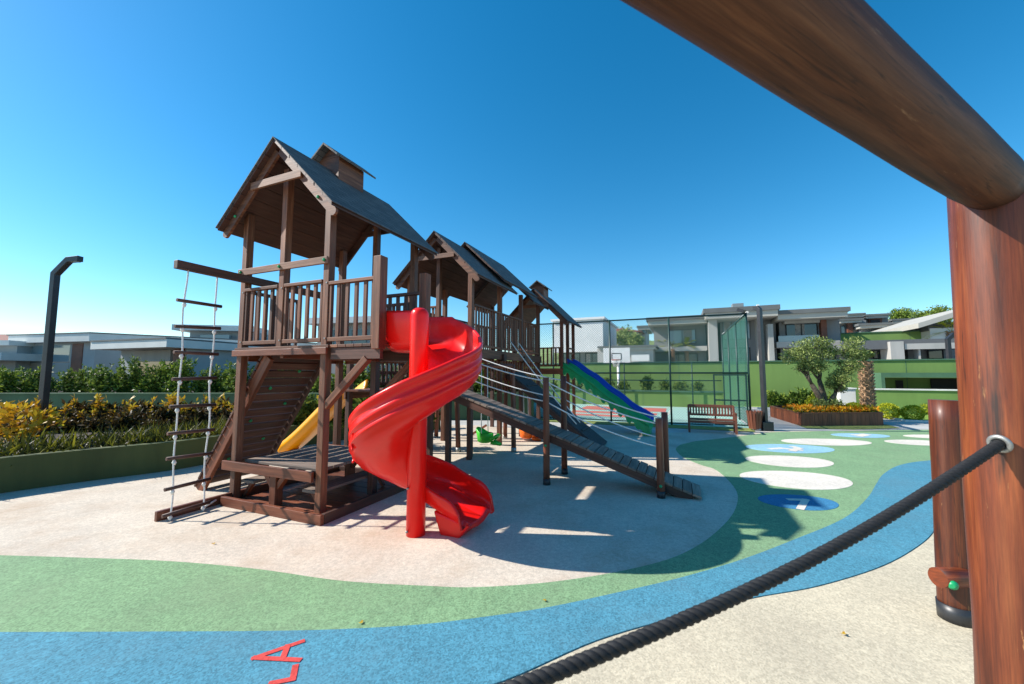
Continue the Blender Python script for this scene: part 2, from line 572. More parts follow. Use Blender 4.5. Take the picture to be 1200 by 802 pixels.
    def build(s, name, mat, parent=None, frame=LOCAL, origin=None, bev=0.0, slot=None, top=False):
        """mesh object; geometry is given in the frame's own coordinates"""
        me = bpy.data.meshes.new(name)
        if parent is not None:
            frame, org = ROOT[parent.name]
        else:
            if origin is None:
                n = len(s.v)
                xs = [p[0] for p in s.v]
                ys = [p[1] for p in s.v]
                org = Vector(((min(xs) + max(xs)) / 2, (min(ys) + max(ys)) / 2, min(p[2] for p in s.v)))
            else:
                org = Vector(origin)
        me.from_pydata([(p[0] - org[0], p[1] - org[1], p[2] - org[2]) for p in s.v], [], s.f)
        ul = me.uv_layers.new(name='UVMap')
        flat = [c for f in s.uv for uv in f for c in uv]
        ul.data.foreach_set('uv', flat)
        me.polygons.foreach_set('use_smooth', s.sm)
        if isinstance(mat, (list, tuple)):
            for m_ in mat:
                me.materials.append(m_)
            if slot:
                me.polygons.foreach_set('material_index', slot)
        else:
            me.materials.append(mat)
        me.update()
        o = bpy.data.objects.new(name, me)
        COL.objects.link(o)
        if parent is not None:
            o.parent = parent
            ROOT[o.name] = (frame, org)
        else:
            if frame == LOCAL:
                o.location = toworld(org)
                o.rotation_euler = (0, 0, -TH)
            else:
                o.location = org
            ROOT[o.name] = (frame, org)
        if bev:
            md = o.modifiers.new('bevel', 'BEVEL')
            md.width = bev
            md.segments = 2
            md.limit_method = 'ANGLE'
            md.angle_limit = math.radians(40)
        return o


def thing(name, label, cat, loc, frame=LOCAL, group=None, rot=0.0):
    o = bpy.data.objects.new(name, None)
    COL.objects.link(o)
    o.empty_display_size = 0.2
    loc = Vector(loc)
    if frame == LOCAL:
        o.location = toworld(loc)
        o.rotation_euler = (0, 0, -TH + rot)
    else:
        o.location = loc
        o.rotation_euler = (0, 0, rot)
    ROOT[o.name] = (frame, loc)
    o['label'] = label
    o['category'] = cat
    if group:
        o['group'] = group
    return o


def tag(o, label, cat, group=None):
    o['label'] = label
    o['category'] = cat
    if group:
        o['group'] = group
    return o


def struct(o):
    o['kind'] = 'structure'
    return o


def dup(root, loc, rot, label=None, scale=1.0):
    r = root.copy()
    COL.objects.link(r)
    r.location = loc
    r.rotation_euler = (0, 0, rot)
    r.scale = (scale,) * 3 if isinstance(scale, (int, float)) else scale
    if label:
        r['label'] = label
    for ch in list(root.children):
        c = ch.copy()
        COL.objects.link(c)
        c.parent = r
        for g in list(ch.children):
            d = g.copy()
            COL.objects.link(d)
            d.parent = c
    return r


def rnd_dir(up=0.0):
    while True:
        v = Vector((random.uniform(-1, 1), random.uniform(-1, 1), random.uniform(-1, 1)))
        if 0.05 < v.length < 1:
            v.normalize()
            v.z += up
            return v.normalized()


def spline(pts, n=8, closed=False):
    """Catmull-Rom through 2-D or 3-D points"""
    P = [Vector(p) for p in pts]
    out = []
    N = len(P)
    for i in range(N if closed else N - 1):
        p0, p1 = P[(i - 1) % N if closed else max(i - 1, 0)], P[i]
        p2, p3 = P[(i + 1) % N], P[(i + 2) % N if closed else min(i + 2, N - 1)]
        for k in range(n):
            t = k / n
            out.append(0.5 * ((2 * p1) + (p2 - p0) * t + (2 * p0 - 5 * p1 + 4 * p2 - p3) * t * t + (3 * p1 - p0 - 3 * p2 + p3) * t ** 3))
    if not closed:
        out.append(P[-1])
    return out


# ------------------------------------------------------------------ world and light
SUN_AZ, SUN_EL = math.radians(-3.8), math.radians(37.0)       # direction the light travels, height
ld = Vector((math.cos(SUN_AZ) * math.cos(SUN_EL), math.sin(SUN_AZ) * math.cos(SUN_EL), -math.sin(SUN_EL)))
sun_d = bpy.data.lights.new('sun', 'SUN')
sun_d.energy = 5.0
sun_d.angle = math.radians(0.5)
sun_d.color = (1.0, 0.94, 0.86)
sun = bpy.data.objects.new('sun', sun_d)
COL.objects.link(sun)
sun.location = (-20, 0, 20)
sun.rotation_euler = ld.to_track_quat('-Z', 'Y').to_euler()

w = bpy.data.worlds.new('World')
sc.world = w
w.use_nodes = True
nt = w.node_tree
sky = nd(nt, 'ShaderNodeTexSky', sky_type='NISHITA')
sky.sun_disc = False
sky.sun_elevation = SUN_EL
sky.sun_rotation = math.atan2(-ld.x, -ld.y)
sky.altitude = 50
sky.air_density = 1.0
sky.dust_density = 0.25
sky.ozone_density = 3.5
hs = nd(nt, 'ShaderNodeHueSaturation')
hs.inputs['Hue'].default_value = 0.488
hs.inputs['Saturation'].default_value = 1.36
nt.links.new(sky.outputs[0], hs.inputs['Color'])
bg = nt.nodes['Background']
bg.inputs[1].default_value = 0.118
nt.links.new(hs.outputs[0], bg.inputs[0])

sc.view_settings.view_transform = 'Standard'
sc.view_settings.look = 'None'
sc.view_settings.gamma = 1
sc.view_settings.exposure = 0.70
sc.render.engine = 'CYCLES'
sc.cycles.max_bounces = 6
sc.cycles.transparent_max_bounces = 12
sc.cycles.use_denoising = True

# ------------------------------------------------------------------ ground and painted rubber
mb = MB()
mb.sheet([(-900, -300), (900, -300), (900, 1200), (-900, 1200)], 0)
struct(mb.build('ground', M['paving'], frame=WORLD, origin=(0, 0, 0)))


def gpoly(px):
    return [(p.x, p.y) for p in (G(u, v) for u, v in px)]


def laid(name, poly, z, mat):
    m_ = MB()
    m_.sheet(poly, z)
    n = len(poly)
    m_.v += [(p[0], p[1], z - .006) for p in poly]
    for i in range(n):
        j = (i + 1) % n
        m_.f.append((i, n + i, n + j, j))
        m_.uv.append([(0, 0)] * 4)
        m_.sm.append(False)
    return struct(m_.build(name, mat, frame=WORLD, origin=(0, 0, 0)))


# beige base of the whole playground
edgeR = [tuple(G(u, v).xy) for u, v in ((930, 505.5), (1200, 502.5))]
base = [(-30, -14), (22, -14), (22, edgeR[1][1]), edgeR[1], edgeR[0], tuple(G(690, 510).xy), tuple(G(560, 500).xy), tuple(G(480, 498).xy), (-9, 12.0), (-30, 12.0)]
laid('rubber_ground', base, 0.004, M['cream'])
# green field
gout = [tuple(G(u, v).xy) for u, v in ((797, 522), (815, 517.5), (840, 515), (865, 512), (890, 508.8), (905, 507), (950, 506), (1060, 504.3), (1200, 503))]
inner_px = [(-60, 651), (0, 652), (100, 655), (200, 659), (300, 668), (400, 682), (500, 688), (560, 689.5), (650, 683), (740, 668), (800, 650), (840, 624), (862, 597), (862, 574), (840, 552), (820, 545), (800, 536), (792, 527), (797, 522)]
inner = [tuple(p) for p in spline([G(u, v).xy for u, v in inner_px], 6)]
outer_px = [(-60, 744), (0, 743), (150, 742.5), (350, 741), (480, 735), (560, 726), (640, 714), (720, 697), (800, 678), (870, 657), (930, 634), (990, 608), (1017, 584), (1027, 568), (1036, 556), (1056, 545.5), (1094, 540), (1180, 535), (1330, 534)]
outer = [tuple(p) for p in spline([G(u, v).xy for u, v in outer_px], 6)]
gx = tuple(G(1330, 503).xy)
laid('green_field', inner + gout[1:] + [gx] + outer[::-1], 0.009, M['green_r'])
blue_out = [(-300, 900), (200, 900), (480, 832), (590, 800), (700, 752), (800, 723), (883, 702), (959, 688), (1035, 664), (1080, 638), (1096, 620), (1099, 604), (1108, 590), (1135, 577), (1180, 568), (1330, 562)]
bo = [tuple(p) for p in spline([G(u, v).xy for u, v in blue_out], 6)]
laid('blue_path', outer + bo[::-1] + [tuple(G(-300, 744).xy)], 0.0115, M['blue_r'])
# pinkish beige playset area, inside the green line
ins = inner[::-1] + [tuple(G(-60, 651).xy)]
far_side = [tuple(G(u, v).xy) for u, v in ((800, 520), (840, 514.5), (890, 508), (905, 506.3), (690, 508.5), (560, 499), (480, 497))] + [(-9, 11.9), (-13, 11.5), (-13, 3)]
laid('beige_field', far_side + inner[:-1], 0.0065, M['beige'])


def oval(u0, u1, v0, v1, mat):
    a, b_ = G((u0 + u1) / 2, v0).xy, G((u0 + u1) / 2, v1).xy
    l, r = G(u0, (v0 + v1) / 2).xy, G(u1, (v0 + v1) / 2).xy
    c = (a + b_) / 2
    rx, ry = (r.x - l.x) / 2, (a.y - b_.y) / 2
    poly = [(c.x + rx * math.cos(t) + 0.06 * rx * math.sin(2 * t + .5), c.y + ry * math.sin(t)) for t in [2 * math.pi * k / 48 for k in range(48)]]
    laid('painted_oval', poly, 0.0125, mat)
    return c, rx, ry


OV = []
for args in ((872, 992, 552.6, 575, 'white_r'), (878, 972, 534.6, 549, 'white_r'), (877, 974, 521.2, 532, 'ltblue_r'),
             (918.5, 1018, 514.7, 523, 'white_r'), (977, 1040, 508.4, 513.8, 'ltblue_r'), (1042, 1110, 516, 523, 'white_r'),
             (1062, 1125, 510, 514.6, 'white_r'), (892.5, 978, 580.5, 599.5, 'dkblue_r')):
    OV.append(oval(*args[:4], M[args[4]]))


def stroke(name, px, width, mat, z=0.015):
    """painted strokes given as pixel polylines"""
    m_ = MB()
    for line in px:
        P = [G(u, v).xy for u, v in line]
        for a, b_ in zip(P, P[1:]):
            d = (b_ - a).normalized()
            n = Vector((-d.y, d.x)) * width / 2
            a2, b2 = a - d * width * .45, b_ + d * width * .45
            m_.sheet([tuple(a2 - n), tuple(b2 - n), tuple(b2 + n), tuple(a2 + n)], z)
            z += 0.0006
    return struct(m_.build(name, mat, frame=WORLD, origin=(0, 0, 0)))


stroke('painted_number', [[(926, 586.8), (944, 587.2), (938, 597.6)]], 0.085, M['white_r'])
stroke('painted_number', [[(904, 526.8), (916, 526.2), (930, 527.6), (937, 528.4)], [(930, 524.6), (936, 526.2), (929, 529.2)]], 0.15, M['white_r'])
stroke('painted_number', [[(1001, 510.5), (1016, 510.2)], [(1012, 509.6), (1016, 510.2), (1008, 512)]], 0.16, M['white_r'])
# red letters on the blue band, lying on their side: ... L A
stroke('painted_letter', [[(354, 754.5), (298, 774), (350, 776.5)], [(337, 760), (331, 775)]], 0.034, M['red_r'])
stroke('painted_letter', [[(346, 784), (343, 799), (318, 804)]], 0.034, M['red_r'])

# ------------------------------------------------------------------ playhouse towers
XC, HW = -0.78, 1.065        # ridge line and half width of every roof


def roof(root, xc, y0, y1, za, ze, hw=HW, name='roof', vents=None):
    """gable roof: two boarded slopes, shingles on top"""
    m_ = MB()
    s_ = MB()
    t = 0.045
    for sx in (-1, 1):
        poly = [(xc, za), (xc + sx * hw, ze), (xc + sx * (hw - .02), ze - t), (xc, za - t * 1.4)]
        n = 7
        # boards running along the ridge, tiny gaps between them
        for k in range(n):
            f0, f1 = k / n + .004, (k + 1) / n - .004
            q = lambda f, o: (xc + sx * hw * f, za + (ze - za) * f - o)
            bp = [q(f0, 0), q(f1, 0), q(f1, t), q(f0, t)]
            m_.prism(bp if sx > 0 else bp[::-1], 'y', y0 + random.uniform(0, .008), y1 - random.uniform(0, .008))
        e = 0.012
        sp = [(xc, za + e + .004), (xc + sx * (hw + .02), ze + e - .012), (xc + sx * (hw + .02), ze + .002 - .012), (xc, za + .004)]
        b0 = len(s_.f)
        s_.prism(sp if sx > 0 else sp[::-1], 'y', y0 - .015, y1 + .015)
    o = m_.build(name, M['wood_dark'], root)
    s_.build('shingles', M['shingle'], o)
    return o


def rake(root, xc, y, za, ze, hw, mat, lit=1.0):
    """rafter boards under the gable edge, with rounded lower ends, and the collar tie"""
    for sx in (-1, 1):
        m_ = MB()
        a = Vector((xc + sx * 0.03, y, za - .13))
        b_ = Vector((xc + sx * (hw - .06), y, ze - .075))
        d = (b_ - a).normalized()
        nn = Vector((0, 1, 0)).cross(d)
        nn = nn if nn.z > 0 else -nn
        h = .055
        pts = [a + nn * h, b_ + nn * h]
        c = b_
        for k in range(1, 6):
            an = math.pi * k / 6
            pts.append(c + nn * (h * math.cos(an)) + d * (h * math.sin(an)))
        pts += [b_ - nn * h, a - nn * h]
        poly = [(p.x, p.z) for p in pts]
        m_.prism(poly if sx < 0 else poly[::-1], 'y', y - .018, y + .018)
        m_.build('rafter', mat, root)
    m_ = MB()
    f = 0.40
    x = (hw) * f
    z = za + (ze - za) * f - .13
    m_.beam((xc - x - .05, y - .035, z), (xc + x + .05, y - .035, z), .03, .10)
    m_.build('collar_tie', M['wood_pale'] if mat is M['wood'] else mat, root, bev=.004)


def railing(root, p0, p1, zb, zt, n, mat, pw=0.05, name='railing', frame=True):
    p0, p1 = Vector((*p0, 0)), Vector((*p1, 0))
    d = (p1 - p0)
    L = d.length
    d.normalize()
    m_ = MB()
    up = Vector((0, 0, 1))
    m_.beam(p0 + up * (zt - .02), p1 + up * (zt - .02), .07, .04)
    m_.beam(p0 + up * (zb + .025), p1 + up * (zb + .025), .05, .05)
    for k in range(n):
        f = (k + 1) / (n + 1)
        q = p0 + d * L * f
        m_.beam(q + up * (zb + .05), q + up * (zt - .04), pw, .028, (-d.y, d.x, 0)) if False else \
            m_.beam(q + up * (zb + .05), q + up * (zt - .04), pw if abs(d.x) > .5 else .028, .028 if abs(d.x) > .5 else pw, (0, 1, 0))
    if frame:
        for f in (.02, L - .02):
            q = p0 + d * f
            m_.beam(q + up * (zb + .05), q + up * (zt - .04), .036, .036)
    return m_.build(name, mat, root, bev=.004)


def post(root, x, y, z0, z1, mat, w=.095, name='post', foot=False):
    m_ = MB()
    m_.beam((x, y, z0), (x, y, z1), w, w, (0, 1, 0))
    o = m_.build(name, mat, root, bev=.006)
    return o


def caps(root, pts, r=.022):
    for p, d in pts:
        m_ = MB()
        p, d = Vector(p), Vector(d)
        m_.tube([p, p + d * .012, p + d * .022], [r, r * .9, r * .45], 8)
        m_.build('bolt_cap', M['cap_green'], root)


def deck(root, x0, x1, y0, y1, z, mat, along='x'):
    m_ = MB()
    wdt = .12
    if along == 'x':
        n = max(1, round((y1 - y0) / wdt))
        for k in range(n):
            a = y0 + (y1 - y0) * k / n
            m_.box(x0, x1, a + .003, a + (y1 - y0) / n - .003, z - .035, z)
    else:
        n = max(1, round((x1 - x0) / wdt))
        for k in range(n):
            a = x0 + (x1 - x0) * k / n
            m_.box(a + .003, a + (x1 - x0) / n - .003, y0, y1, z - .035, z)
    return m_.build('deck', mat, root, bev=.003)


# ---- first tower
T1 = thing('playhouse_tower', 'tall brown wooden play tower nearest the camera, with chimney roof, picket rails and red slide', 'play tower', (XC, .85, 0))
for x in (-1.57, -.80, 0):
    post(T1, x, 0, 0.0 if x != -.80 else 1.96, 3.95 if x != -.80 else 4.45, M['wood'])
for x in (-1.57, -.80, 0):
    post(T1, x, 1.7, 0.0 if x != -.80 else 1.9, 3.92 if x != -.80 else 4.45, M['wood'])
roof(T1, XC, -.26, 1.95, 4.76, 3.72)
rake(T1, XC, -.17, 4.76, 3.72, HW, M['wood'])
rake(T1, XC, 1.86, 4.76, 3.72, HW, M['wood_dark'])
deck(T1, -1.66, .09, -.06, 1.76, 2.05, M['wood'])
mb = MB()
mb.beam((-1.66, -.075, 1.975), (.09, -.075, 1.975), .03, .08)
mb.beam((-1.62, .1, 1.94), (-1.62, 1.66, 1.94), .04, .14)
mb.beam((.06, .1, 1.94), (.06, 1.66, 1.94), .04, .14)
mb.beam((-1.5, 1.78, 1.94), (.05, 1.78, 1.94), .04, .14)
mb.beam((-.79, .0, 1.95), (-.79, 1.7, 1.95), .06, .10)
mb.build('joist', M['wood_red'], T1, bev=.004)
railing(T1, (-1.52, -.02), (-.86, -.02), 2.09, 2.87, 4, M['wood'])
railing(T1, (-.74, -.02), (-.06, -.02), 2.09, 2.87, 4, M['wood'])
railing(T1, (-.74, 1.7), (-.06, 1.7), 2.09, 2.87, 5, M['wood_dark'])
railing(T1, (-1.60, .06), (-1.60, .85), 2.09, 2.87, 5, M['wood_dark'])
mb = MB()
mb.beam((-1.64, -.066, 3.10), (.04, -.066, 3.10), .03, .09)
mb.build('cross_rail', M['wood_pale'], T1, bev=.004)
caps(T1, [((-1.57, -.085, 3.10), (0, -1, 0)), ((-.80, -.085, 3.10), (0, -1, 0)), ((0, -.085, 3.10), (0, -1, 0)), ((-.02, -.19, 3.86), (0, -1, 0)), ((-1.58, -.19, 3.86), (0, -1, 0))])
for x in (-1.57, -.80, 0):
    for z in (2.02, 2.13, 2.82):
        mb = MB()
        mb.tube([(x + .02, -.050, z), (x + .02, -.056, z)], .010, 8)
        mb.build('screw', M['steel'], T1)
# little balcony that carries the slide
deck(T1, .095, .86, -.04, .92, 2.05, M['wood'], 'y')
railing(T1, (.055, -.02), (.76, -.02), 2.09, 2.83, 4, M['wood'])
mb = MB()
mb.box(.77, .88, -.075, .045, 1.98, 3.06)
mb.build('post', M['wood'], T1, bev=.006)
mb = MB()
mb.box(.77, .88, .80, .92, 1.98, 3.06)
mb.build('post', M['wood'], T1, bev=.006)
railing(T1, (.06, .90), (.76, .90), 2.09, 2.83, 4, M['wood_dark'])
mb = MB()
mb.beam((.10, -.0, 1.94), (.86, -.0, 1.94), .05, .14)
mb.build('joist', M['wood_dark'], T1, bev=.004)
mb = MB()
mb.beam((.10, .86, 1.94), (.86, .86, 1.94), .05, .14)
mb.build('joist', M['wood_dark'], T1, bev=.004)
for y in (.0, .86):
    mb = MB()
    mb.beam((.03, y, 1.30), (.66, y, 1.88), .08, .08)
    mb.build('brace', M['wood'], T1, bev=.005)
post(T1, .0, .86, 0, 2.0, M['wood_dark'])
# chimney on the ridge
mb = MB()
mb.box(XC - .20, XC + .20, .62, 1.12, 4.45, 4.93)
mb.prism([(XC - .20, 4.93), (XC + .20, 4.93), (XC, 5.09)], 'y', .62, 1.12)
ch = mb.build('chimney', M['wood'], T1, bev=.004)
mb = MB()
for sx in (-1, 1):
    q = [(XC, 5.13), (XC + sx * .29, 4.90), (XC + sx * .275, 4.88), (XC, 5.10)]
    mb.prism(q if sx > 0 else q[::-1], 'y', .50, 1.30)
mb.build('chimney_roof', M['shingle'], ch)

# ground frame and floor under the first tower
mb = MB()
mb.beam((-1.50, -.20, .055), (.26, -.20, .055), .05, .13)
mb.build('ground_beam', M['wood_red'], T1, bev=.005)
mb = MB()
mb.beam((.235, -.17, .055), (.235, 1.75, .055), .05, .13)
mb.build('ground_beam', M['wood_dark'], T1, bev=.005)
mb = MB()
mb.beam((-1.60, -.86, .055), (-1.545, 1.75, .055), .05, .125)
mb.build('ground_beam', M['wood_red'], T1, bev=.005)
mb = MB()
mb.beam((-1.50, 1.70, .05), (.20, 1.70, .05), .05, .115)
mb.build('ground_beam', M['wood_dark'], T1, bev=.005)
mb = MB()
for k in range(9):
    a = -.16 + k * .205
    mb.box(-1.50, .205, a, a + .195, .012, .034)
mb.build('floor_planks', M['wood_red'], T1, bev=.003)

# ---- second house
T2 = thing('playhouse_tower', 'long brown wooden play house in the middle with stepped roofs and a long picket rail', 'play house', (XC, 5.8, 0))
for y in (3.65, 5.1, 6.5, 7.95):
    for x in (-1.57, 0):
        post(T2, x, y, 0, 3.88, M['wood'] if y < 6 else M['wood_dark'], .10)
post(T2, -.80, 3.65, 1.9, 4.45, M['wood'], .09)
roof(T2, XC, 3.40, 5.55, 4.76, 3.72)
roof(T2, XC, 4.72, 7.05, 4.93, 3.90)
roof(T2, XC, 6.75, 8.15, 4.76, 3.72)
rake(T2, XC, 3.49, 4.76, 3.72, HW, M['wood'])
deck(T2, -1.66, .08, 3.58, 8.02, 2.22, M['wood_dark'], 'x')
mb = MB()
mb.beam((.075, 3.6, 2.13), (.075, 8.0, 2.13), .04, .20)
mb.beam((-1.65, 3.6, 2.13), (-1.65, 8.0, 2.13), .04, .20)
mb.beam((-1.62, 3.57, 2.10), (.05, 3.57, 2.10), .04, .18)
mb.build('joist', M['wood'], T2, bev=.004)
for a, b_ in ((3.71, 5.04), (5.16, 6.44), (6.56, 7.89)):
    railing(T2, (.02, a), (.02, b_), 2.28, 3.18, 9, M['wood'], .055)
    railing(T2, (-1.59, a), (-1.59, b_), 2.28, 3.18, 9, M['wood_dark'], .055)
railing(T2, (-1.51, 3.66), (-.86, 3.66), 2.28, 3.18, 6, M['wood'])
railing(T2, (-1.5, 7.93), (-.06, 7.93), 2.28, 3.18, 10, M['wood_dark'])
mb = MB()
for y in (5.1, 6.5):
    mb.beam((.06, y - .0, 2.08), (.16, y, 2.08), .16, .16)
mb.build('corbel', M['wood_dark'], T2, bev=.004)
# play panel with pickets under the house
mb = MB()
for z in (1.34, 1.56, 1.78, 1.98):
    mb.beam((-.02, 4.35, z), (-.02, 7.88, z), .035, .07)
for k in range(22):
    y = 4.42 + k * .158
    mb.beam((.012, y, 1.30), (.012, y, 2.02), .03, .055, (0, 1, 0))
mb.build('play_panel', M['wood_red'], T2, bev=.003)
mb = MB()
mb.beam((0, 4.38, .9), (0, 4.38, 2.03), .07, .07, (0, 1, 0))
mb.build('post', M['wood_red'], T2, bev=.004)

# ---- low bridge platform between them
PL = thing('bridge_platform', 'low brown wooden platform with picket rail, between the two nearest play towers', 'play platform', (-.7, 2.65, 0))
deck(PL, -1.62, .16, 1.86, 3.50, 1.41, M['wood_red'], 'x')
mb = MB()
mb.beam((.14, 1.88, 1.31), (.14, 3.48, 1.31), .04, .14)
mb.beam((-1.61, 1.88, 1.31), (-1.61, 3.48, 1.31), .04, .14)
mb.build('joist', M['wood'], PL, bev=.004)
for p in ((-.04, 2.89), (.12, 2.05), (.12, 3.42), (-1.57, 1.95), (-1.57, 3.42)):
    post(PL, p[0], p[1], 0, 1.37 if p[0] > -1 else 2.0, M['wood_dark'], .09)
mb = MB()
for z in (1.50, 1.72, 1.95):
    mb.beam((-1.60, 2.62, z), (-1.60, 3.38, z), .035, .07)
for k in range(6):
    mb.beam((-1.57, 2.68 + k * .13, 1.46), (-1.57, 2.68 + k * .13, 1.95), .028, .055, (0, 1, 0))
mb.build('railing', M['wood_dark'], PL, bev=.003)
mb = MB()
for z in (1.60, 1.80, 2.0):
    mb.beam((-1.50, 3.46, z), (.10, 3.46, z), .03, .06)
for k in range(11):
    mb.beam((-1.42 + k * .145, 3.435, 1.46), (-1.42 + k * .145, 3.435, 2.02), .05, .028, (0, 1, 0))
mb.build('railing', M['wood_dark'], PL, bev=.003)
for x in (.12,):
    for y in (2.38, 2.98):
        post(PL, x, y, 1.41, 2.2, M['wood'], .085)

# ---- third tower
T3 = thing('playhouse_tower', 'farthest brown wooden play tower, lower than the others, with chimney roof and green slide', 'play tower', (-.13, 8.95, 0))
for x in (-.93, .67):
    for y in (8.25, 9.7):
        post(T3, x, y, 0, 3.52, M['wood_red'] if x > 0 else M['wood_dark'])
post(T3, .67, 8.95, 0, 3.5, M['wood_red'])
roof(T3, -.13, 7.9, 9.85, 4.36, 3.30)
rake(T3, -.13, 7.99, 4.36, 3.30, HW, M['wood'])
deck(T3, -1.0, .74, 8.18, 9.76, 1.86, M['wood_red'])
railing(T3, (-.87, 8.25), (.61, 8.25), 1.92, 2.52, 10, M['wood_red'])
railing(T3, (.67, 9.02), (.67, 9.64), 2.35, 2.55, 0, M['wood_red'])
mb = MB()
mb.beam((-.95, 8.17, 1.77), (.72, 8.17, 1.77), .04, .18)
mb.build('joist', M['wood_red'], T3, bev=.004)
mb = MB()
mb.box(-.32, .06, 8.35, 8.85, 4.1, 4.53)
mb.prism([(-.32, 4.53), (.06, 4.53), (-.13, 4.66)], 'y', 8.35, 8.85)
ch = mb.build('chimney', M['wood'], T3, bev=.004)
mb = MB()
for sx in (-1, 1):
    q = [(-.13, 4.70), (-.13 + sx * .28, 4.48), (-.13 + sx * .265, 4.46), (-.13, 4.67)]
    mb.prism(q if sx > 0 else q[::-1], 'y', 8.22, 9.0)
mb.build('chimney_roof', M['shingle'], ch)

# ------------------------------------------------------------------ picnic table under the tower
tb = thing('picnic_table', 'low brown wooden picnic table built under the nearest play tower', 'table', (-.8, .7, 0))
mb = MB()
for k in range(6):
    y = .06 + k * .215
    mb.box(-1.50, -.10, y, y + .205, .50, .535)
mb.build('tabletop', M['wood_grey'], tb, bev=.004)
mb = MB()
mb.beam((-1.72, -.085, .475), (-.05, -.085, .475), .035, .12)
mb.beam((-1.60, 1.40, .475), (.0, 1.40, .475), .035, .10)
mb.build('apron', M['wood_red'], tb, bev=.004)
for y in (.02, 1.25):
    mb = MB()
    mb.beam((-.80, y, .03), (-.80, y, .42), .11, .11, (0, 1, 0))
    mb.beam((-.84, y, .26), (-1.0, y, .44), .07, .07)
    mb.beam((-.76, y, .26), (-.60, y, .44), .07, .07)
    mb.build('leg', M['wood_red'], tb, bev=.005)
for x in (-1.38, -.22):
    mb = MB()
    mb.box(x - .13, x + .13, .03, 1.30, .24, .275)
    st = mb.build('seat', M['wood_grey'], tb, bev=.004)
    for y in (.10, 1.2):
        mb = MB()
        sx = -1 if x < -.8 else 1
        mb.beam((x + sx * .13, y, .05), (x - sx * .02, y, .235), .05, .05)
        mb.build('bracket', M['wood_red'], st, bev=.003)

# ------------------------------------------------------------------ climbing ramp on the left
cr = thing('climbing_ramp', 'steep slatted wooden climbing ramp leaning on the left side of the nearest tower', 'climbing ramp', (-2.2, .75, 0))
pt, pb = Vector((-1.17, 0, 1.93)), Vector((-2.52, 0, .0))
dd = (pt - pb).normalized()
nn = Vector((-dd.z, 0, dd.x))
for y in (.11, 1.02):
    mb = MB()
    mb.beam(pb + Vector((0, y, 0)), pt + Vector((0, y, 0)), .06, .15 if y < .5 else .06, nn)
    mb.build('stringer', M['wood_red'] if y < .5 else M['wood_dark'], cr, bev=.005)
mb = MB()
L = (pt - pb).length
n = 17
for k in range(n):
    c = pb + dd * (L * (k + .5) / n) + nn * .085
    mb.beam(c + Vector((0, .06, 0)), c + Vector((0, 1.07, 0)), L / n - .022, .03, nn)
mb.build('slats', M['wood_dark'], cr, bev=.003)
caps(cr, [(pb + dd * (L * f) + nn * .066 + Vector((0, y, 0)), -nn) for f, y in ((.2, .35), (.33, .75), (.5, .38), (.62, .8), (.75, .42), (.88, .75))], .026)

# ------------------------------------------------------------------ rope ladder
lb = thing('rope_ladder', 'white rope ladder with dark wooden rungs, hanging from a beam left of the nearest tower', 'rope ladder', (-1.5, -.62, 0))
mb = MB()
mb.beam((-1.47, -.90, 2.995), (-1.47, 1.3, 2.995), .08, .10)
mb.build('beam', M['wood_dark'], lb, bev=.005)
zs = [.09, .38, .71, 1.0, 1.31, 1.64, 1.95, 2.27, 2.57]
for y in (-.78, -.44):
    mb = MB()
    pts = [(-1.47 + .012 * math.sin(z * 5 + y * 9), y + .008 * math.sin(z * 7), z) for z in [2.95 - 2.9 * k / 40 for k in range(41)]]
    mb.tube(pts, .0095, 8)
    for z in zs:
        q = Vector((-1.47 + .012 * math.sin(z * 5 + y * 9), y, z - .045))
        mb.tube([q + Vector((0, 0, .03)), q, q - Vector((0, 0, .03))], [.011, .024, .011], 8)
    mb.build('rope', M['rope_w'], lb)
for i, z in enumerate(zs):
    mb = MB()
    j = random.uniform(-.012, .012)
    mb.cyl((-1.47 + .012 * math.sin(z * 5 - 7), -.86, z + j), (-1.47 + .012 * math.sin(z * 5 - 4), -.37, z - j), .021, n=10)
    mb.build('rung', M['wood_dark'], lb)
mb = MB()
mb.tube([(-1.47, -.44, .05), (-1.52, -.34, .06), (-1.545, -.25, .08)], .011, 6)
mb.build('rope', M['rope_w'], lb)

# ------------------------------------------------------------------ plank ramp with rope rails
rp = thing('plank_ramp', 'long sloping plank ramp with rope handrails running down to the right', 'ramp', (2.2, 2.7, 0))
ra, rb = Vector((.17, 0, 1.43)), Vector((4.22, 0, .035))
rd = (rb - ra).normalized()
rn = Vector((-rd.z, 0, rd.x))
L = (rb - ra).length
mb = MB()
n = 34
for k in range(n):
    c = ra + rd * (L * (k + .5) / n) + rn * random.uniform(-.004, .004)
    mb.beam(c + Vector((0, 2.40 + random.uniform(-.01, .01), 0)), c + Vector((0, 3.02 + random.uniform(-.01, .01), 0)), L / n - .010, .032, rn)
mb.build('planks', M['wood_grey'], rp, bev=.004)
for y in (2.45, 2.97):
    mb = MB()
    a, b_ = ra + rn * -.085, rb + rn * -.06 - rd * .1
    mb.beam(a + Vector((0, y, 0)), b_ + Vector((0, y, 0)), .06, .12, rn)
    mb.build('stringer', M['wood_dark'], rp, bev=.004)
tops = {}
for x, y, zt in ((2.07, 2.335, 1.64), (2.15, 3.07, 1.66), (3.71, 2.335, 1.08), (3.76, 3.07, 1.10)):
    mb = MB()
    mb.cyl((x, y, 0.0), (x, y, zt), .052, .048, 14, .06, 6)
    o = mb.build('post', M['log'] if y > 3 else M['wood_red'], rp)
    mb = MB()
    mb.cyl((x, y, 0), (x, y, .10), .056, n=14)
    mb.build('post_shoe', M['black_metal'], o)
caps(rp, [((3.71, 2.285, .17), (0, -1, 0)), ((2.07, 2.285, .60), (0, -1, 0))])


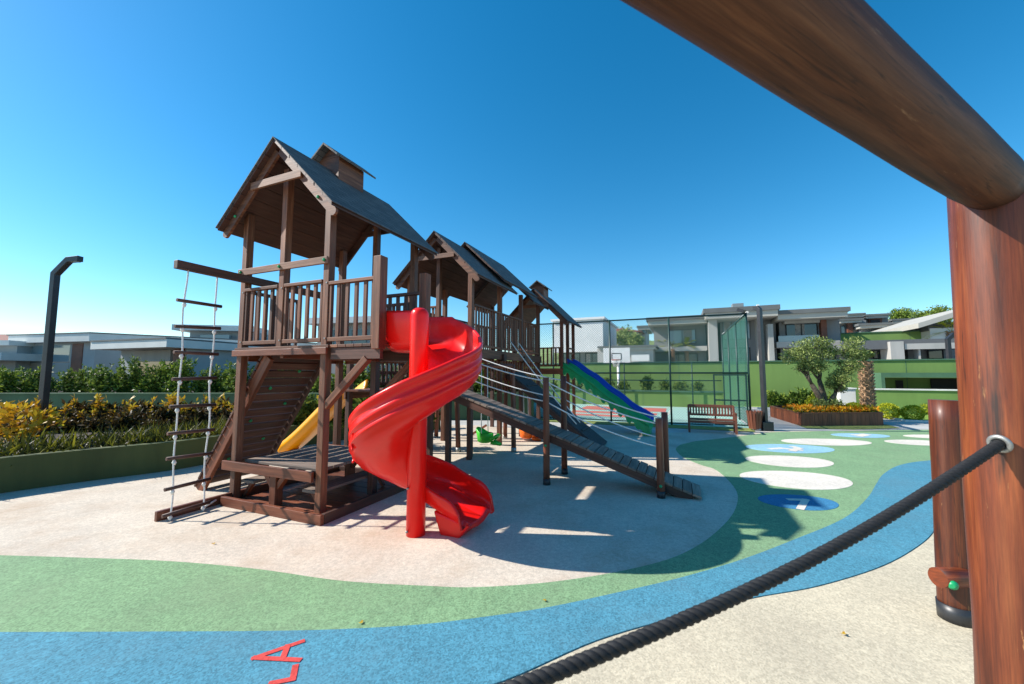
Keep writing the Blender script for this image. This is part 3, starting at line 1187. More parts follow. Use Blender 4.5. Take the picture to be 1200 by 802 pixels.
def sag(a, b_, s, n=14):
    a, b_ = Vector(a), Vector(b_)
    return [a.lerp(b_, k / n) - Vector((0, 0, s * 4 * (k / n) * (1 - k / n))) for k in range(n + 1)]


for y, ys in ((2.335, 2.38), (3.07, 2.98)):
    for dz in (.0, .33):
        mb = MB()
        mb.tube(sag((.12, ys, 2.16 - dz), (2.07 if y < 3 else 2.15, y, 1.58 - dz * .95), .07), .0098, 8)
        mb.build('rope', M['rope_w'], rp)
        mb = MB()
        mb.tube(sag((2.07 if y < 3 else 2.15, y, 1.58 - dz * .95), (3.71 if y < 3 else 3.76, y, 1.0 - dz * .95), .07), .0098, 8)
        mb.build('rope', M['rope_w'], rp)

# ------------------------------------------------------------------ spiral slide
sl = thing('spiral_slide', 'glossy red plastic spiral slide twisting round its red pole', 'slide', (1.37, 0.01, 0))
PC = Vector((1.37, .01, 0))
RC = .355
path = []      # (pos, outward, floor z, outer wall, inner wall)
for k in range(7):
    t = k / 6
    path.append((Vector((.80 + .57 * t, PC.y + RC, 0)), Vector((0, 1, 0)), 1.99 - .03 * t, .44, .44))
A0, A1 = 90, 90 - 366
key = [(90, 1.95), (60, 1.80), (23, 1.57), (-22, 1.40), (-67, 1.18), (-112, .92), (-157, .65), (-202, .46), (-247, .33), (-280, .27)]


def interp(k_, x):
    for (a, b_), (c, d) in zip(k_, k_[1:]):
        if (a >= x >= c) or (a <= x <= c):
            return b_ + (d - b_) * (x - a) / (c - a)
    return k_[-1][1]


NS = 96
for k in range(1, NS + 1):
    an = A0 + (A1 - A0) * k / NS
    a = math.radians(an)
    o = Vector((math.cos(a), math.sin(a), 0))
    fl = interp(key, an)
    wo = interp([(90, .44), (-180, .44), (-250, .34), (-280, .28)], an)
    wi = interp([(90, .44), (40, .34), (-200, .34), (-250, .26), (-280, .25)], an)
    path.append((PC + o * RC, o, fl, wo, wi))
lp, lo = path[-1][0], path[-1][1]
fwd = Vector((lo.y, -lo.x, 0))
for k in range(1, 17):
    t = k / 16
    e_ = math.sqrt(max(0, 1 - (max(0, t - .62) / .38) ** 2))
    path.append((lp + fwd * (.55 * t), lo, .28 - .14 * math.sin(t * math.pi / 2) - .03 * (1 - e_), .03 + .25 * e_, .03 + .22 * e_))
rings = []
for p, o, fl, wo, wi in path:
    up = Vector((0, 0, 1))
    inn = [(.335, wo), (.345, wo * .75), (.34, wo * .5), (.31, wo * .25), (.24, .07), (.12, .018), (0, 0), (-.12, .012), (-.23, .06), (-.29, wi * .3), (-.315, wi * .6), (-.325, wi)]
    out = [(-.352, wi + .004), (-.362, wi - .03), (-.345, wi * .6), (-.32, wi * .27), (-.25, .028), (-.13, -.022), (0, -.036), (.13, -.020), (.26, .03), (.338, wo * .22),
           (.352, wo * .34), (.372, wo * .36), (.374, wo * .46), (.356, wo * .48), (.358, wo * .56), (.380, wo * .58), (.380, wo * .70), (.362, wo * .72), (.366, wo * .86), (.385, wo * .89), (.388, wo - .005), (.372, wo + .014), (.350, wo + .014)]
    rings.append([p + o * (a * .88) + up * (fl + h) for a, h in inn + out])
mb = MB()
mb.sweep(rings)
so = mb.build('chute', M['red'], sl)
mb = MB()
prof = [(0, .10), (2.33, .10), (2.37, .095), (2.40, .078), (2.418, .05), (2.424, .012)]
mb.tube([(PC.x, PC.y, z) for z, r in prof], [r for z, r in prof], 28)
po = mb.build('pole', M['red'], sl)
mb = MB()
for z in (.06, .50):
    mb.tube([(PC.x - .035, PC.y - .092, z), (PC.x - .045, PC.y - .112, z)], [.014, .010], 8)
mb.build('bolt', M['steel'], po)
for an in (-118, -150):
    a = math.radians(an)
    zc = interp(key, an) + .15
    mb = MB()
    pts = []
    for k in range(11):
        t = math.radians(-70 + 140 * k / 10)
        aa = a - .10 * math.cos(t)
        rr = PC.xy + Vector((math.cos(aa), math.sin(aa))) * (RC + .315)
        pts.append((rr.x, rr.y, zc + .085 * math.sin(t)))
    mb.tube(pts, .012, 8)
    mb.build('moulded_rib', M['red'], sl)
e0 = path[-3][0]
mb = MB()
q = e0 - lo * .20
mb.prism([(q.x - .25, .0), (q.x - .02, .0), (q.x + .10, .14), (q.x - .34, .24)], 'y', q.y - .02, q.y + .36)
mb.build('foot', M['red'], sl, bev=.02)

# ------------------------------------------------------------------ other slides
def chute(name, mat, root, a, b_, wdt, wall, n=24, wave=0.0, endflat=.16, axis_y=True, thick=.02, rise=0.0):
    """straight trough from a (top) to b (bottom)"""
    a, b_ = Vector(a), Vector(b_)
    hd = Vector((b_.x - a.x, b_.y - a.y, 0)).normalized()
    sd = Vector((-hd.y, hd.x, 0))
    up = Vector((0, 0, 1))
    R = []
    for k in range(n + 1):
        t = k / n
        p = a.lerp(b_, t)
        s = t * t * (3 - 2 * t)
        z = a.z + (b_.z - a.z) * (t * .75 + s * .25)
        if t > 1 - endflat:
            z = max(z, b_.z)
        z += wave * math.sin(t * math.pi * 7)
        p = Vector((p.x, p.y, z))
        h = wall
        prof = [(-wdt / 2, h), (-wdt / 2 + .01, h * .4), (-wdt / 2 + .07, .01), (0, 0), (wdt / 2 - .07, .01), (wdt / 2 - .01, h * .4), (wdt / 2, h),
                (wdt / 2 + .03, h + .005), (wdt / 2 + .028, h * .3), (wdt / 2 - .05, -thick), (0, -thick - .01), (-wdt / 2 + .05, -thick), (-wdt / 2 - .028, h * .3), (-wdt / 2 - .03, h + .005)]
        R.append([p + sd * x + up * y for x, y in prof])
    m_ = MB()
    m_.sweep(R)
    return m_.build(name, mat, root)


ys_ = thing('straight_slide', 'short bright yellow plastic slide behind the nearest tower, facing the planter', 'slide', (-2.6, 2.3, 0))
chute('chute', M['yellow'], ys_, (-1.66, 2.27, 1.40), (-3.40, 2.20, .10), .44, .19)
mb = MB()
mb.box(-3.30, -3.12, 2.08, 2.34, 0, .16)
mb.build('foot', M['yellow'], ys_, bev=.02)

ws = thing('wave_slide', 'double wave slide with a green lane and a blue lane on the farthest tower', 'slide', (2.0, 8.6, 0))
dv = Vector((2.52, -.45, 0))
for nm, mt, off, hz in (('green_lane', 'green_pl', 0.0, 0.0), ('blue_lane', 'blue_pl', .50, .13)):
    chute(nm, M[mt], ws, (.74, 8.47 + off, 1.88 + hz), (3.24, 8.05 + off, .20 + hz), .44, .17, 40, .018, .1)
# scalloped skirt on the near side of the green lane
hd = Vector((2.5, -.42, 0)).normalized()
sd = Vector((-hd.y, hd.x, 0))
rings = []
N = 168
for k in range(N + 1):
    t = k / N
    s = t * t * (3 - 2 * t)
    p = Vector((.74 + 2.5 * t, 8.47 - .42 * t, 0)) - sd * .235
    z = 1.88 + (.20 - 1.88) * (t * .75 + s * .25) + .06
    dpt = .13 + .11 * min(1, max(0, .5 + .9 * math.sin(t * math.pi * 21)))
    if t > .9:
        dpt = max(dpt, .2)
    rings.append([p + Vector((0, 0, z)), p + Vector((0, 0, z - dpt)), p - sd * .05 + Vector((0, 0, z - dpt)), p - sd * .03 + Vector((0, 0, z))])
mb = MB()
mb.sweep(rings, smooth=False)
mb.build('scalloped_side', M['green_pl'], ws)
mb = MB()
mb.box(3.02, 3.22, 7.86, 8.62, 0, .22)
mb.build('foot', M['green_pl'], ws, bev=.02)

# dark climbing slope with ropes
ds = thing('rope_climb_slope', 'dark grey rubber covered climbing slope with white ropes, in front of the green slide', 'climbing slope', (1.2, 5.8, 0))
a, b_ = Vector((.10, 0, 1.72)), Vector((2.32, 0, .03))
d = (b_ - a).normalized()
n_ = Vector((-d.z, 0, d.x))
mb = MB()
mb.beam(a + Vector((0, 5.85, 0)), b_ + Vector((0, 5.85, 0)), .92, .05, n_)
mb.build('slope_board', M['dark_mat'], ds, bev=.006)
for y in (5.42, 6.28):
    mb = MB()
    mb.beam(a + Vector((0, y, 0)) - n_ * .08, b_ + Vector((0, y, 0)) - n_ * .08, .06, .11, n_)
    mb.build('stringer', M['wood_dark'], ds, bev=.004)
for y0, y1 in ((5.55, 5.6), (6.1, 5.95)):
    mb = MB()
    mb.tube(sag((.10, y0, 2.5), (1.75, y1, .52), .05), .014, 8)
    mb.build('rope', M['rope_w'], ds)
mb = MB()
for f in (.2, .4, .6, .8):
    c = a.lerp(b_, f) + n_ * .04
    mb.beam(c + Vector((0, 5.5, 0)), c + Vector((0, 6.2, 0)), .04, .03, n_)
mb.build('tread', M['dark_mat'], ds)

# ------------------------------------------------------------------ swing frame behind
sw = thing('swing_frame', 'brown log swing frame standing under and behind the long play house', 'swing frame', (-.5, 5.0, 0))
legs = [GL(537, 530), GL(602, 530), GL(511, 513), GL(592, 514)]
topz = 1.9
b0 = (legs[0] + legs[2]) / 2
b1 = (legs[1] + legs[3]) / 2
b0 = Vector((b0.x, b0.y, topz))
b1 = Vector((b1.x, b1.y, topz))
for i, l in enumerate(legs):
    tgt = b0 if i in (0, 2) else b1
    q = l.lerp(Vector((tgt.x, tgt.y, 0)), .22)
    mb = MB()
    mb.cyl((l.x, l.y, 0), (q.x, q.y, topz), .055, .05, 14, .05, 6)
    o = mb.build('leg', M['wood_red'], sw)
    mb = MB()
    mb.cyl((l.x, l.y, 0), (l.x, l.y, .10), .06, n=12)
    mb.build('post_shoe', M['steel'], o)
mb = MB()
for s0, s1 in ((0, 1), (2, 3)):
    p, q = legs[s0].lerp(Vector((b0.x, b0.y, 0)), .2), legs[s1].lerp(Vector((b1.x, b1.y, 0)), .2)
    mb.cyl((p.x, p.y, topz - .03), (q.x, q.y, topz - .03), .05, n=12)
mb.build('crossbar', M['wood_red'], sw)


def toddler_seat(name, label, mat, c, zs, ztop):
    r = thing(name, label, 'swing', c)
    x, y = c[0], c[1]
    m_ = MB()
    ring = []
    # bucket: lofted rounded shell, open on top, with a high back
    for h, s in ((0, .55), (.03, .85), (.12, 1.0), (.20, 1.02), (.21, .93), (.13, .88), (.05, .7)):
        ring.append([Vector((x + math.cos(t) * .19 * s, y + math.sin(t) * .17 * s, zs + h + (.12 * max(0, -math.cos(t)) * (h > .1)))) for t in [2 * math.pi * k / 18 for k in range(18)]])
    m_.sweep(ring)
    m_.build('bucket', mat, r)
    m_ = MB()
    m_.tube([(x + .20, y - .13, zs + .08), (x + .30, y - .10, zs + .16), (x + .32, y, zs + .18), (x + .30, y + .10, zs + .16), (x + .20, y + .13, zs + .08)], .035, 10)
    m_.tube([(x + .19, y - .1, zs + .03), (x + .36, y, zs - .01), (x + .19, y + .1, zs + .03)], .04, 10)
    m_.build('front_guard', mat, r)
    for dy in (-.16, .16):
        m_ = MB()
        m_.tube([(x, y + dy, zs + .2), (x - .02, y + dy * .9, ztop)], .009, 6)
        m_.build('rope', M['rope_w'], r)
    return r


gs = FYL(571, 519, 4.2)
toddler_seat('toddler_swing', 'lime green plastic toddler swing seat hanging behind the red slide', M['lime_pl'], (gs.x - .06, 4.2, 0), gs.z, topz - .05)
os_ = FYL(617, 514, 6.0)
toddler_seat('toddler_swing', 'orange plastic toddler swing seat hanging beneath the plank ramp', M['orange_pl'], (os_.x, 6.0, 0), os_.z, 1.3)
mb = MB()
sp = FYL(563, 505, 4.9)
mb.beam((sp.x - .30, 4.9, sp.z - .14), (sp.x + .16, 4.9, sp.z + .14), .04, .05)
o = mb.build('wooden_lever', M['wood_red'], bev=.004)
tag(o, 'tilted brown timber bar above the green toddler swing', 'timber bar')

# ------------------------------------------------------------------ foreground log frame, rope, stump
fg = thing('log_swing_frame', 'huge orange brown log post with an overhead log beam at the right edge', 'log frame', (1.70, 1.40, 0), WORLD)
mb = MB()
pts = [Vector((1.695, 1.40, 0)).lerp(Vector((1.728, 1.362, 2.375)), k / 24) for k in range(25)]
mb.tube(pts, [.118 - .005 * k / 24 for k in range(25)], 44, True, True, .05)
mb.build('post', M['log'], fg)
mb = MB()
bd = Vector((.879, .477, 0))
bc = Vector((1.650, 1.303, 2.345))
pts = [bc - bd * (3.4 - 3.4 * k / 30) for k in range(31)]
mb.tube(pts, [.088] * 30 + [.083], 44, True, True, .06)
mb.build('beam', M['log_dark'], fg)

rope_a = WY(1174, 519, 1.315)
rope_b = WY(600, 804, .86)
rk = thing('rope', 'thick black twisted rope slung across the foreground to the big log post', 'rope', rope_a, WORLD)
NR = 420
cl = [rope_a.lerp(rope_b, k / NR * 1.3) - Vector((0, 0, .055 * math.sin(math.pi * min(1, k / NR * 1.25)))) for k in range(NR + 1)]
for st in range(3):
    mb = MB()
    pts = []
    for k, p in enumerate(cl):
        t = (cl[min(k + 1, NR)] - cl[max(k - 1, 0)]).normalized()
        x = t.cross(Vector((0, 0, 1))).normalized()
        y = t.cross(x)
        an = k * .56 + st * 2.094
        pts.append(p + (x * math.cos(an) + y * math.sin(an)) * .0070)
    mb.tube(pts, .0100, 9)
    mb.build('strand', M['rope_k'], rk)
mb = MB()
tdir = (rope_b - rope_a).normalized()
e1 = tdir.orthogonal().normalized()
e2 = tdir.cross(e1)
pts = [rope_a + tdir * .012 + (e1 * math.cos(a) + e2 * math.sin(a)) * .023 for a in [2 * math.pi * k / 24 for k in range(25)]]
mb.tube(pts, .0075, 10, caps=False)
mb.build('collar', M['steel'], rk)

sb = G(1122, 727)
sp = thing('log_stump', 'shorter orange brown log post beside the big log post, with a green capped peg', 'log post', (sb.x, sb.y, 0), WORLD)
tp = WY(1106, 469, sb.y)
mb = MB()
mb.cyl((sb.x, sb.y, 0), (tp.x + .01, tp.y, tp.z), .093, .089, 32, .06, 10)
stp = mb.build('post', M['log'], sp)
mb = MB()
mb.cyl((sb.x, sb.y, 0), (sb.x - .002, sb.y, .115), .098, n=28)
mb.build('post_shoe', M['black_metal'], stp)
yq = sb.y - .085
pa_ = WY(1099, 677, yq)
mb = MB()
mb.cyl(pa_, (pa_.x + .55, yq + .03, pa_.z - .01), .062, .058, 20, .08, 5)
pg = mb.build('peg', M['log'], sp)
mb = MB()
vd = Vector((pa_.x, yq, 0)).normalized()
cq = WY(1116, 685, yq - .05)
mb.tube([cq, cq - vd * .02, cq - vd * .035], [.030, .028, .012], 14)
mb.build('cap', M['cap_green'], pg)

# ------------------------------------------------------------------ street lamps
def lamp(name, label, base_, h, w_, arm, rise, frame=WORLD, plinth=0.0, adir=(1, 0, 0)):
    r = thing(name, label, 'street lamp', base_, frame)
    b0_ = Vector(base_)
    ad = Vector(adir).normalized()
    side = Vector((-ad.y, ad.x, 0))
    m_ = MB()
    cent = [b0_, b0_ + Vector((0, 0, h - rise)), b0_ + Vector((0, 0, h)) + ad * (rise * .95), b0_ + Vector((0, 0, h + .02)) + ad * (rise * .95 + arm)]
    R = []
    dirs = [Vector((0, 0, 1)), (Vector((0, 0, 1)) + ad * .45).normalized(), (ad + Vector((0, 0, .45))).normalized(), ad]
    for c, t in zip(cent, dirs):
        n2 = side.cross(t)
        R.append([c + side * (w_ / 2 * sx) + n2 * (w_ / 2 * sy) for sx, sy in ((-1, -1), (1, -1), (1, 1), (-1, 1))])
    m_.sweep(R, smooth=False)
    m_.build('pole', M['black_metal'], r, bev=.006)
    m_ = MB()
    e = cent[-1]
    m_.beam(e - ad * (arm * .9) - Vector((0, 0, w_ / 2 + .006)), e - ad * .03 - Vector((0, 0, w_ / 2 + .006)), w_ * .7, .012)
    m_.build('light_panel', M['glass_lt'], r)
    if plinth:
        m_ = MB()
        m_.box(b0_.x - plinth / 2, b0_.x + plinth / 2, b0_.y - plinth / 2, b0_.y + plinth / 2, 0, .26)
        m_.build('plinth', M['black_metal'], r, bev=.01)
    return r


lamp('street_lamp', 'tall bent black street lamp in the left planter', (-8.50, 7.2, .45), 3.36, .10, .22, .26, adir=(1, -.05, 0))
l2 = G(897, 504.5)
lamp('street_lamp', 'straight black street lamp beside the green court gate', (l2.x, l2.y, 0), 3.72, .12, .12, .06, plinth=.32, adir=(-.4, 1, 0))
l3 = WY(1117, 470, 19)
lamp('street_lamp', 'black street lamp on the lawn at right, partly hidden by the log post', (l3.x, 19, 0), 3.6, .16, .45, .25, adir=(1, -.2, 0))

# ------------------------------------------------------------------ bench and bin
bn = thing('park_bench', 'red brown slatted wooden bench in front of the sports court fence', 'bench', (4.84, 9.35, 0))
bx0, bx1, by = 4.19, 5.45, 9.35
bn.rotation_euler = (0, 0, -TH)
for x in (bx0 + .03, bx1 - .03):
    mb = MB()
    mb.beam((x, by - .22, 0), (x, by - .22, .55), .055, .055, (0, 1, 0))
    mb.beam((x, by - .26, .57), (x, by + .22, .57), .06, .035)
    mb.build('leg', M['bench_wood'], bn, bev=.005)
    mb = MB()
    mb.beam((x, by + .20, 0), (x, by + .27, .76), .055, .055, (0, 1, 0))
    mb.build('leg', M['bench_wood'], bn, bev=.005)
mb = MB()
for k in range(5):
    y = by - .24 + k * .09
    mb.box(bx0 + .02, bx1 - .02, y, y + .075, .36, .385)
mb.box(bx0 + .04, bx1 - .04, by - .245, by - .22, .28, .355)
mb.build('seat', M['bench_wood'], bn, bev=.004)
mb = MB()
mb.box(bx0 + .03, bx1 - .03, by + .245, by + .285, .70, .78)
mb.box(bx0 + .03, bx1 - .03, by + .225, by + .26, .45, .51)
for k in range(15):
    x = bx0 + .09 + k * (bx1 - bx0 - .18) / 14
    mb.beam((x, by + .243, .51), (x, by + .264, .70), .045, .015, (0, 1, 0))
mb.build('backrest', M['bench_wood'], bn, bev=.003)

bi = GL(885, 504.5)
bin_ = thing('litter_bin', 'red brown wooden slatted litter bin beside the black lamp', 'litter bin', (bi.x, bi.y, 0))
for k in range(14):
    a = 2 * math.pi * k / 14
    mb = MB() if k == 0 else mb
    c0 = Vector((bi.x + .15 * math.cos(a), bi.y + .15 * math.sin(a), .05))
    c1 = Vector((bi.x + .205 * math.cos(a), bi.y + .205 * math.sin(a), .58))
    R = []
    for c in (c0, c1):
        tn = Vector((-math.sin(a), math.cos(a), 0)) * .034
        rd_ = Vector((math.cos(a), math.sin(a), 0)) * .01
        R.append([c - tn - rd_, c + tn - rd_, c + tn + rd_, c - tn + rd_])
    mb.sweep(R, smooth=False)
mb.build('slats', M['bench_wood'], bin_)
mb = MB()
mb.cyl((bi.x, bi.y, .06), (bi.x, bi.y, .50), .13, .175, 20)
mb.build('liner', M['dark'], bin_)
mb = MB()
mb.cyl((bi.x + .05, bi.y - .05, 0), (bi.x + .05, bi.y - .05, .07), .10, n=16)
mb.build('foot', M['steel'], bin_)

# ------------------------------------------------------------------ sports court
mb = MB()
cx0, cx1, cy0, cy1 = -9.0, 6.0, 10.75, 18.3
mb.sheet([(cx0, cy0), (cx1, cy0), (cx1, cy1), (cx0, cy1)], .006)
struct(mb.build('court_floor', M['court'], origin=(0, 0, 0)))
mb = MB()
mb.sheet([(-.9, 12.4), (2.9, 12.4), (2.9, 13.1), (-.9, 13.1)], .010)
mb.sheet([(-.5, 13.6), (3.1, 13.6), (3.1, 14.5), (-.5, 14.5)], .010)
mb.sheet([(-.5, 15.2), (3.4, 15.2), (3.4, 17.2), (-.5, 17.2)], .010)
struct(mb.build('court_key_paint', M['court_red'], origin=(0, 0, 0)))
mb = MB()
mb.sheet([(3.40, 12.3), (3.47, 12.3), (3.67, 17.4), (3.6, 17.4)], .010)
mb.sheet([(-8, 12.2), (5.6, 12.2), (5.6, 12.26), (-8, 12.26)], .010)
struct(mb.build('court_line', M['white_r'], origin=(0, 0, 0)))
mb = MB()
mb.sheet([(-9, 9.9), (6.0, 9.85), (6.0, 10.72), (-9, 10.72)], .010)
o = struct(mb.build('grass_strip', M['grass'], origin=(0, 0, 0)))

cf = thing('court_fence', 'tall dark green chain link fence round the sports court, with screened side and gate', 'fence', (0, 10.7, 0))
FH = 3.62
fx = [-9.0, -6.9, -4.7, -2.55, -.35, 1.75, 3.72, 6.0]
for x in fx:
    mb = MB()
    mb.cyl((x, 10.7, 0), (x, 10.7, FH), .032, n=10)
    mb.build('fence_post', M['green_metal'], cf)
for y in (13.2, 15.7, 18.25):
    mb = MB()
    mb.cyl((6.0, y, 0), (6.0, y, FH), .032, n=10)
    mb.build('fence_post', M['green_metal'], cf)
mb = MB()
for z in (FH - .03, 1.72):
    mb.cyl((-9, 10.7, z), (6.0, 10.7, z), .026, n=8)
    mb.cyl((6.0, 10.7, z), (6.0, 18.25, z), .026, n=8)
mb.cyl((-9, 10.7, .06), (4.95, 10.7, .06), .018, n=8)
mb.build('rail', M['green_metal'], cf)


def vsheet(p0, p1, z0, z1, name, mat, root):
    m_ = MB()
    p0, p1 = Vector((*p0, 0)), Vector((*p1, 0))
    L_ = (p1 - p0).length
    m_.quad([(p0.x, p0.y, z0), (p1.x, p1.y, z0), (p1.x, p1.y, z1), (p0.x, p0.y, z1)], [(0, z0), (L_, z0), (L_, z1), (0, z1)])
    return m_.build(name, mat, root)


vsheet((-9, 10.72), (6.0, 10.72), .05, FH, 'mesh_panel', M['net'], cf)
vsheet((6.02, 10.7), (6.02, 18.25), .05, FH, 'wind_screen', M['screen'], cf)
mb = MB()
mb.tube(sag((6.05, 10.72, FH + .02), (6.05, 18.25, FH + .02), .03), .04, 6)
mb.build('screen_hem', M['rope_w'], cf)
mb = MB()
for z in (1.66, .86, .1):
    mb.beam((5.02, 10.66, z), (5.92, 10.66, z), .04, .045)
for x in (5.02, 5.92):
    mb.beam((x, 10.66, .08), (x, 10.66, 1.68), .045, .04, (0, 1, 0))
gate = mb.build('gate', M['green_metal'], cf)
mb = MB()
mb.beam((5.78, 10.62, FH + .10), (5.95, 10.55, FH + .02), .20, .10)
mb.beam((5.92, 10.7, FH - .05), (5.92, 10.68, FH + .08), .03, .03, (0, 1, 0))
mb.build('floodlight', M['black_metal'], cf)
# far side of the court: fence on its low green wall
bf = thing('court_back_fence', 'dark green railed fence on the far green wall of the sports court', 'fence', (0, 18.35, 0))
for x in (-6.5, -4, -1.5, 1.3, 4.6):
    mb = MB()
    mb.cyl((x, 18.25, 0), (x, 18.25, 2.3), .03, n=8)
    mb.build('fence_post', M['green_metal'], bf)
mb = MB()
for z in (2.26, 1.35):
    mb.cyl((-7, 18.25, z), (5.9, 18.25, z), .025, n=8)
mb.build('rail', M['green_metal'], bf)

hp = GL(725.5, 474)
hoop = thing('basketball_hoop', 'white basketball backboard with red ring on a white pole in the court', 'basketball hoop', (hp.x, hp.y, 0))
mb = MB()
mb.cyl((hp.x, hp.y, 0), (hp.x, hp.y, 2.2), .075, n=14)
mb.beam((hp.x, hp.y, 2.15), (hp.x, hp.y - .55, 2.5), .08, .10)
mb.build('pole', M['white_metal'], hoop)
c0 = FYL(722.5, 417, hp.y - .6)
mb = MB()
mb.box(c0.x - .71, c0.x + .71, hp.y - .62, hp.y - .58, c0.z - .40, c0.z + .42)
bb = mb.build('backboard', M['white_metal'], hoop, bev=.005)
mb = MB()
y = hp.y - .626
for p, q in (((-.25, -.22), (.25, -.22)), ((-.25, .12), (.25, .12)), ((-.25, -.22), (-.25, .12)), ((.25, -.22), (.25, .12))):
    mb.beam((c0.x + p[0], y, c0.z + p[1]), (c0.x + q[0], y, c0.z + q[1]), .035, .006, (0, 1, 0))
mb.build('target_square', M['dark'], bb)
mb = MB()
mb.tube([(c0.x + .22 * math.cos(t), hp.y - .86 + .22 * math.sin(t), c0.z - .24) for t in [2 * math.pi * k / 20 for k in range(21)]], .018, 6, caps=False)
mb.build('ring', M['court_red'], hoop)
mb = MB()
rr = [[Vector((c0.x + r * math.cos(t), hp.y - .86 + r * math.sin(t), z)) for t in [2 * math.pi * k / 14 for k in range(14)]] for r, z in ((.21, c0.z - .26), (.13, c0.z - .62))]
mb2 = MB()
for k in range(14):
    mb2.tube([rr[0][k], rr[1][(k + 1) % 14]], .006, 4)
    mb2.tube([rr[0][k], rr[1][(k - 1) % 14]], .006, 4)
mb2.build('net', M['white_metal'], hoop)

# ------------------------------------------------------------------ green walls
def wall(name, label, x0, x1, y, z0, z1, th, mat, cap=None):
    r = thing(name, label, 'wall', ((x0 + x1) / 2, y, z0))
    m_ = MB()
    m_.box(x0, x1, y, y + th, z0, z1)
    m_.build('wall_face', mat, r)
    nj = int((x1 - x0) / 3.1)
    for k in range(1, nj):
        xx = x0 + (x1 - x0) * k / nj
        m_ = MB()
        m_.box(xx - .012, xx + .012, y - .004, y + .05, z0 + .01, z1 - .01)
        m_.build('joint', M['gcap'], r)
    if cap:
        m_ = MB()
        m_.box(x0 - .03, x1 + .03, y - .05, y + th + .05, z1, z1 + .07)
        m_.build('coping', cap, r, bev=.008)
    return r


wall('low_wall', 'low green ledge wall at the back of the sports court', -9, 5.95, 18.45, 0, .74, .9, M['gwall'], M['gcap'])
wall('retaining_wall', 'long bright green retaining wall below the grey villas', -9, 30, 20.5, 0, 2.30, .3, M['gwall'], M['gcap'])
mb = MB()
mb.sheet([(-60, 20.75), (90, 20.75), (90, 140), (-60, 140)], 2.25)
struct(mb.build('upper_terrace', M['paving'], origin=(0, 0, 0)))
# pool house with a dark recess, right
ph = thing('garden_building', 'low green garden building with a dark green canopy recess at right', 'building', (14, 18.5, 0))
q0, q1 = FYL(1010, 457, 18.2), FYL(1150, 480, 18.2)
mb = MB()
mb.box(q0.x, 22, 18.2, 18.4, 0, q0.z)
mb.build('front_wall', M['gwall'], ph)
mb = MB()
mb.box(q0.x - .03, 22, 18.15, 18.45, q0.z, q0.z + .06)
mb.build('coping', M['kerb'], ph, bev=.006)
h0, h1 = FYL(1031, 437, 18.6), FYL(1031, 442.5, 18.6)
mb = MB()
mb.box(h0.x, 22, 18.5, 20.4, h1.z, h0.z)
mb.build('canopy', M['gcap'], ph)
mb = MB()
mb.box(h0.x, h0.x + .12, 18.5, 20.4, q0.z - .2, h1.z)
mb.build('side_wall', M['gcap'], ph)
for u0, u1, v0, v1, mt in ((1050, 1059, 446, 457, 'dark'), (1091, 1122, 444, 457, 'dark')):
    a, b_ = FYL(u0, v0, 20.4), FYL(u1, v1, 20.4)
    mb = MB()
    mb.box(a.x, b_.x, 20.40, 20.47, b_.z, a.z)
    mb.build('window', M[mt], ph)
# white box and green pier left of it
a, b_ = FYL(984, 456, 18.9), FYL(1004, 476, 18.9)
mb = MB()
mb.box(a.x, b_.x, 18.9, 19.5, 0, a.z)
mb.prism([(a.x - .04, a.z), (b_.x + .04, a.z), (b_.x + .04, a.z + .05), (a.x - .04, a.z + .05)], 'y', 18.85, 19.55)
o = mb.build('utility_cabinet', M['whitewall'], bev=.01)
tag(o, 'white utility cabinet behind the olive tree', 'utility cabinet')

# ------------------------------------------------------------------ villas
def R(u0, v0, u1, v1, y):
    a, b2 = FYL(u0, v0, y), FYL(u1, v1, y)
    return a.x, b2.x, b2.z, a.z


def slab(root, u0, v0, u1, v1, y, front, depth, name='roof', mat='fascia'):
    """flat roof slab with light edge, u/v give the front edge"""
    x0, x1, z0, z1 = R(u0, v0, u1, v1, y - front)
    m_ = MB()
    zm = z0 + (z1 - z0) * .55
    m_.box(x0 + .12, x1 - .12, y - front + .12, y + depth, z0, zm)
    o_ = m_.build(name, M[mat], root)
    m_ = MB()
    m_.box(x0, x1, y - front, y + depth + .1, zm + .002, z1)
    m_.build('roof_membrane', M['roofgrey'], o_)
    return o_


def block(root, u0, v0, u1, v1, y, depth, mat, name='wall', zb=None):
    x0, x1, z0, z1 = R(u0, v0, u1, v1, y)
    m_ = MB()
    m_.box(x0, x1, y, y + depth, z0 if zb is None else zb, z1)
    return m_.build(name, M[mat], root)


def window(root, u0, v0, u1, v1, y, panes=2, glass='glass', fr='dark'):
    x0, x1, z0, z1 = R(u0, v0, u1, v1, y)
    m_ = MB()
    t = .06
    m_.box(x0, x1, y - .05, y - .003, z0, z0 + t)
    m_.box(x0, x1, y - .05, y - .003, z1 - t, z1)
    for k in range(panes + 1):
        xx = x0 + (x1 - x0 - t) * k / panes
        m_.box(xx, xx + t, y - .048, y - .003, z0 + t, z1 - t)
    o_ = m_.build('window', M[fr], root)
    m_ = MB()
    m_.box(x0 + t, x1 - t, y - .025, y - .006, z0 + t, z1 - t)
    m_.build('pane', M[glass], o_)
    if x1 - x0 > .8 and random.random() < .8:
        m_ = MB()
        f0 = random.choice((.06, .30, .55))
        xa = x0 + (x1 - x0) * f0
        m_.box(xa, xa + (x1 - x0) * random.uniform(.16, .34), y - .030, y - .0255, z0 + t, z1 - t)
        m_.build('curtain', M['curtain'], o_)
    return o_


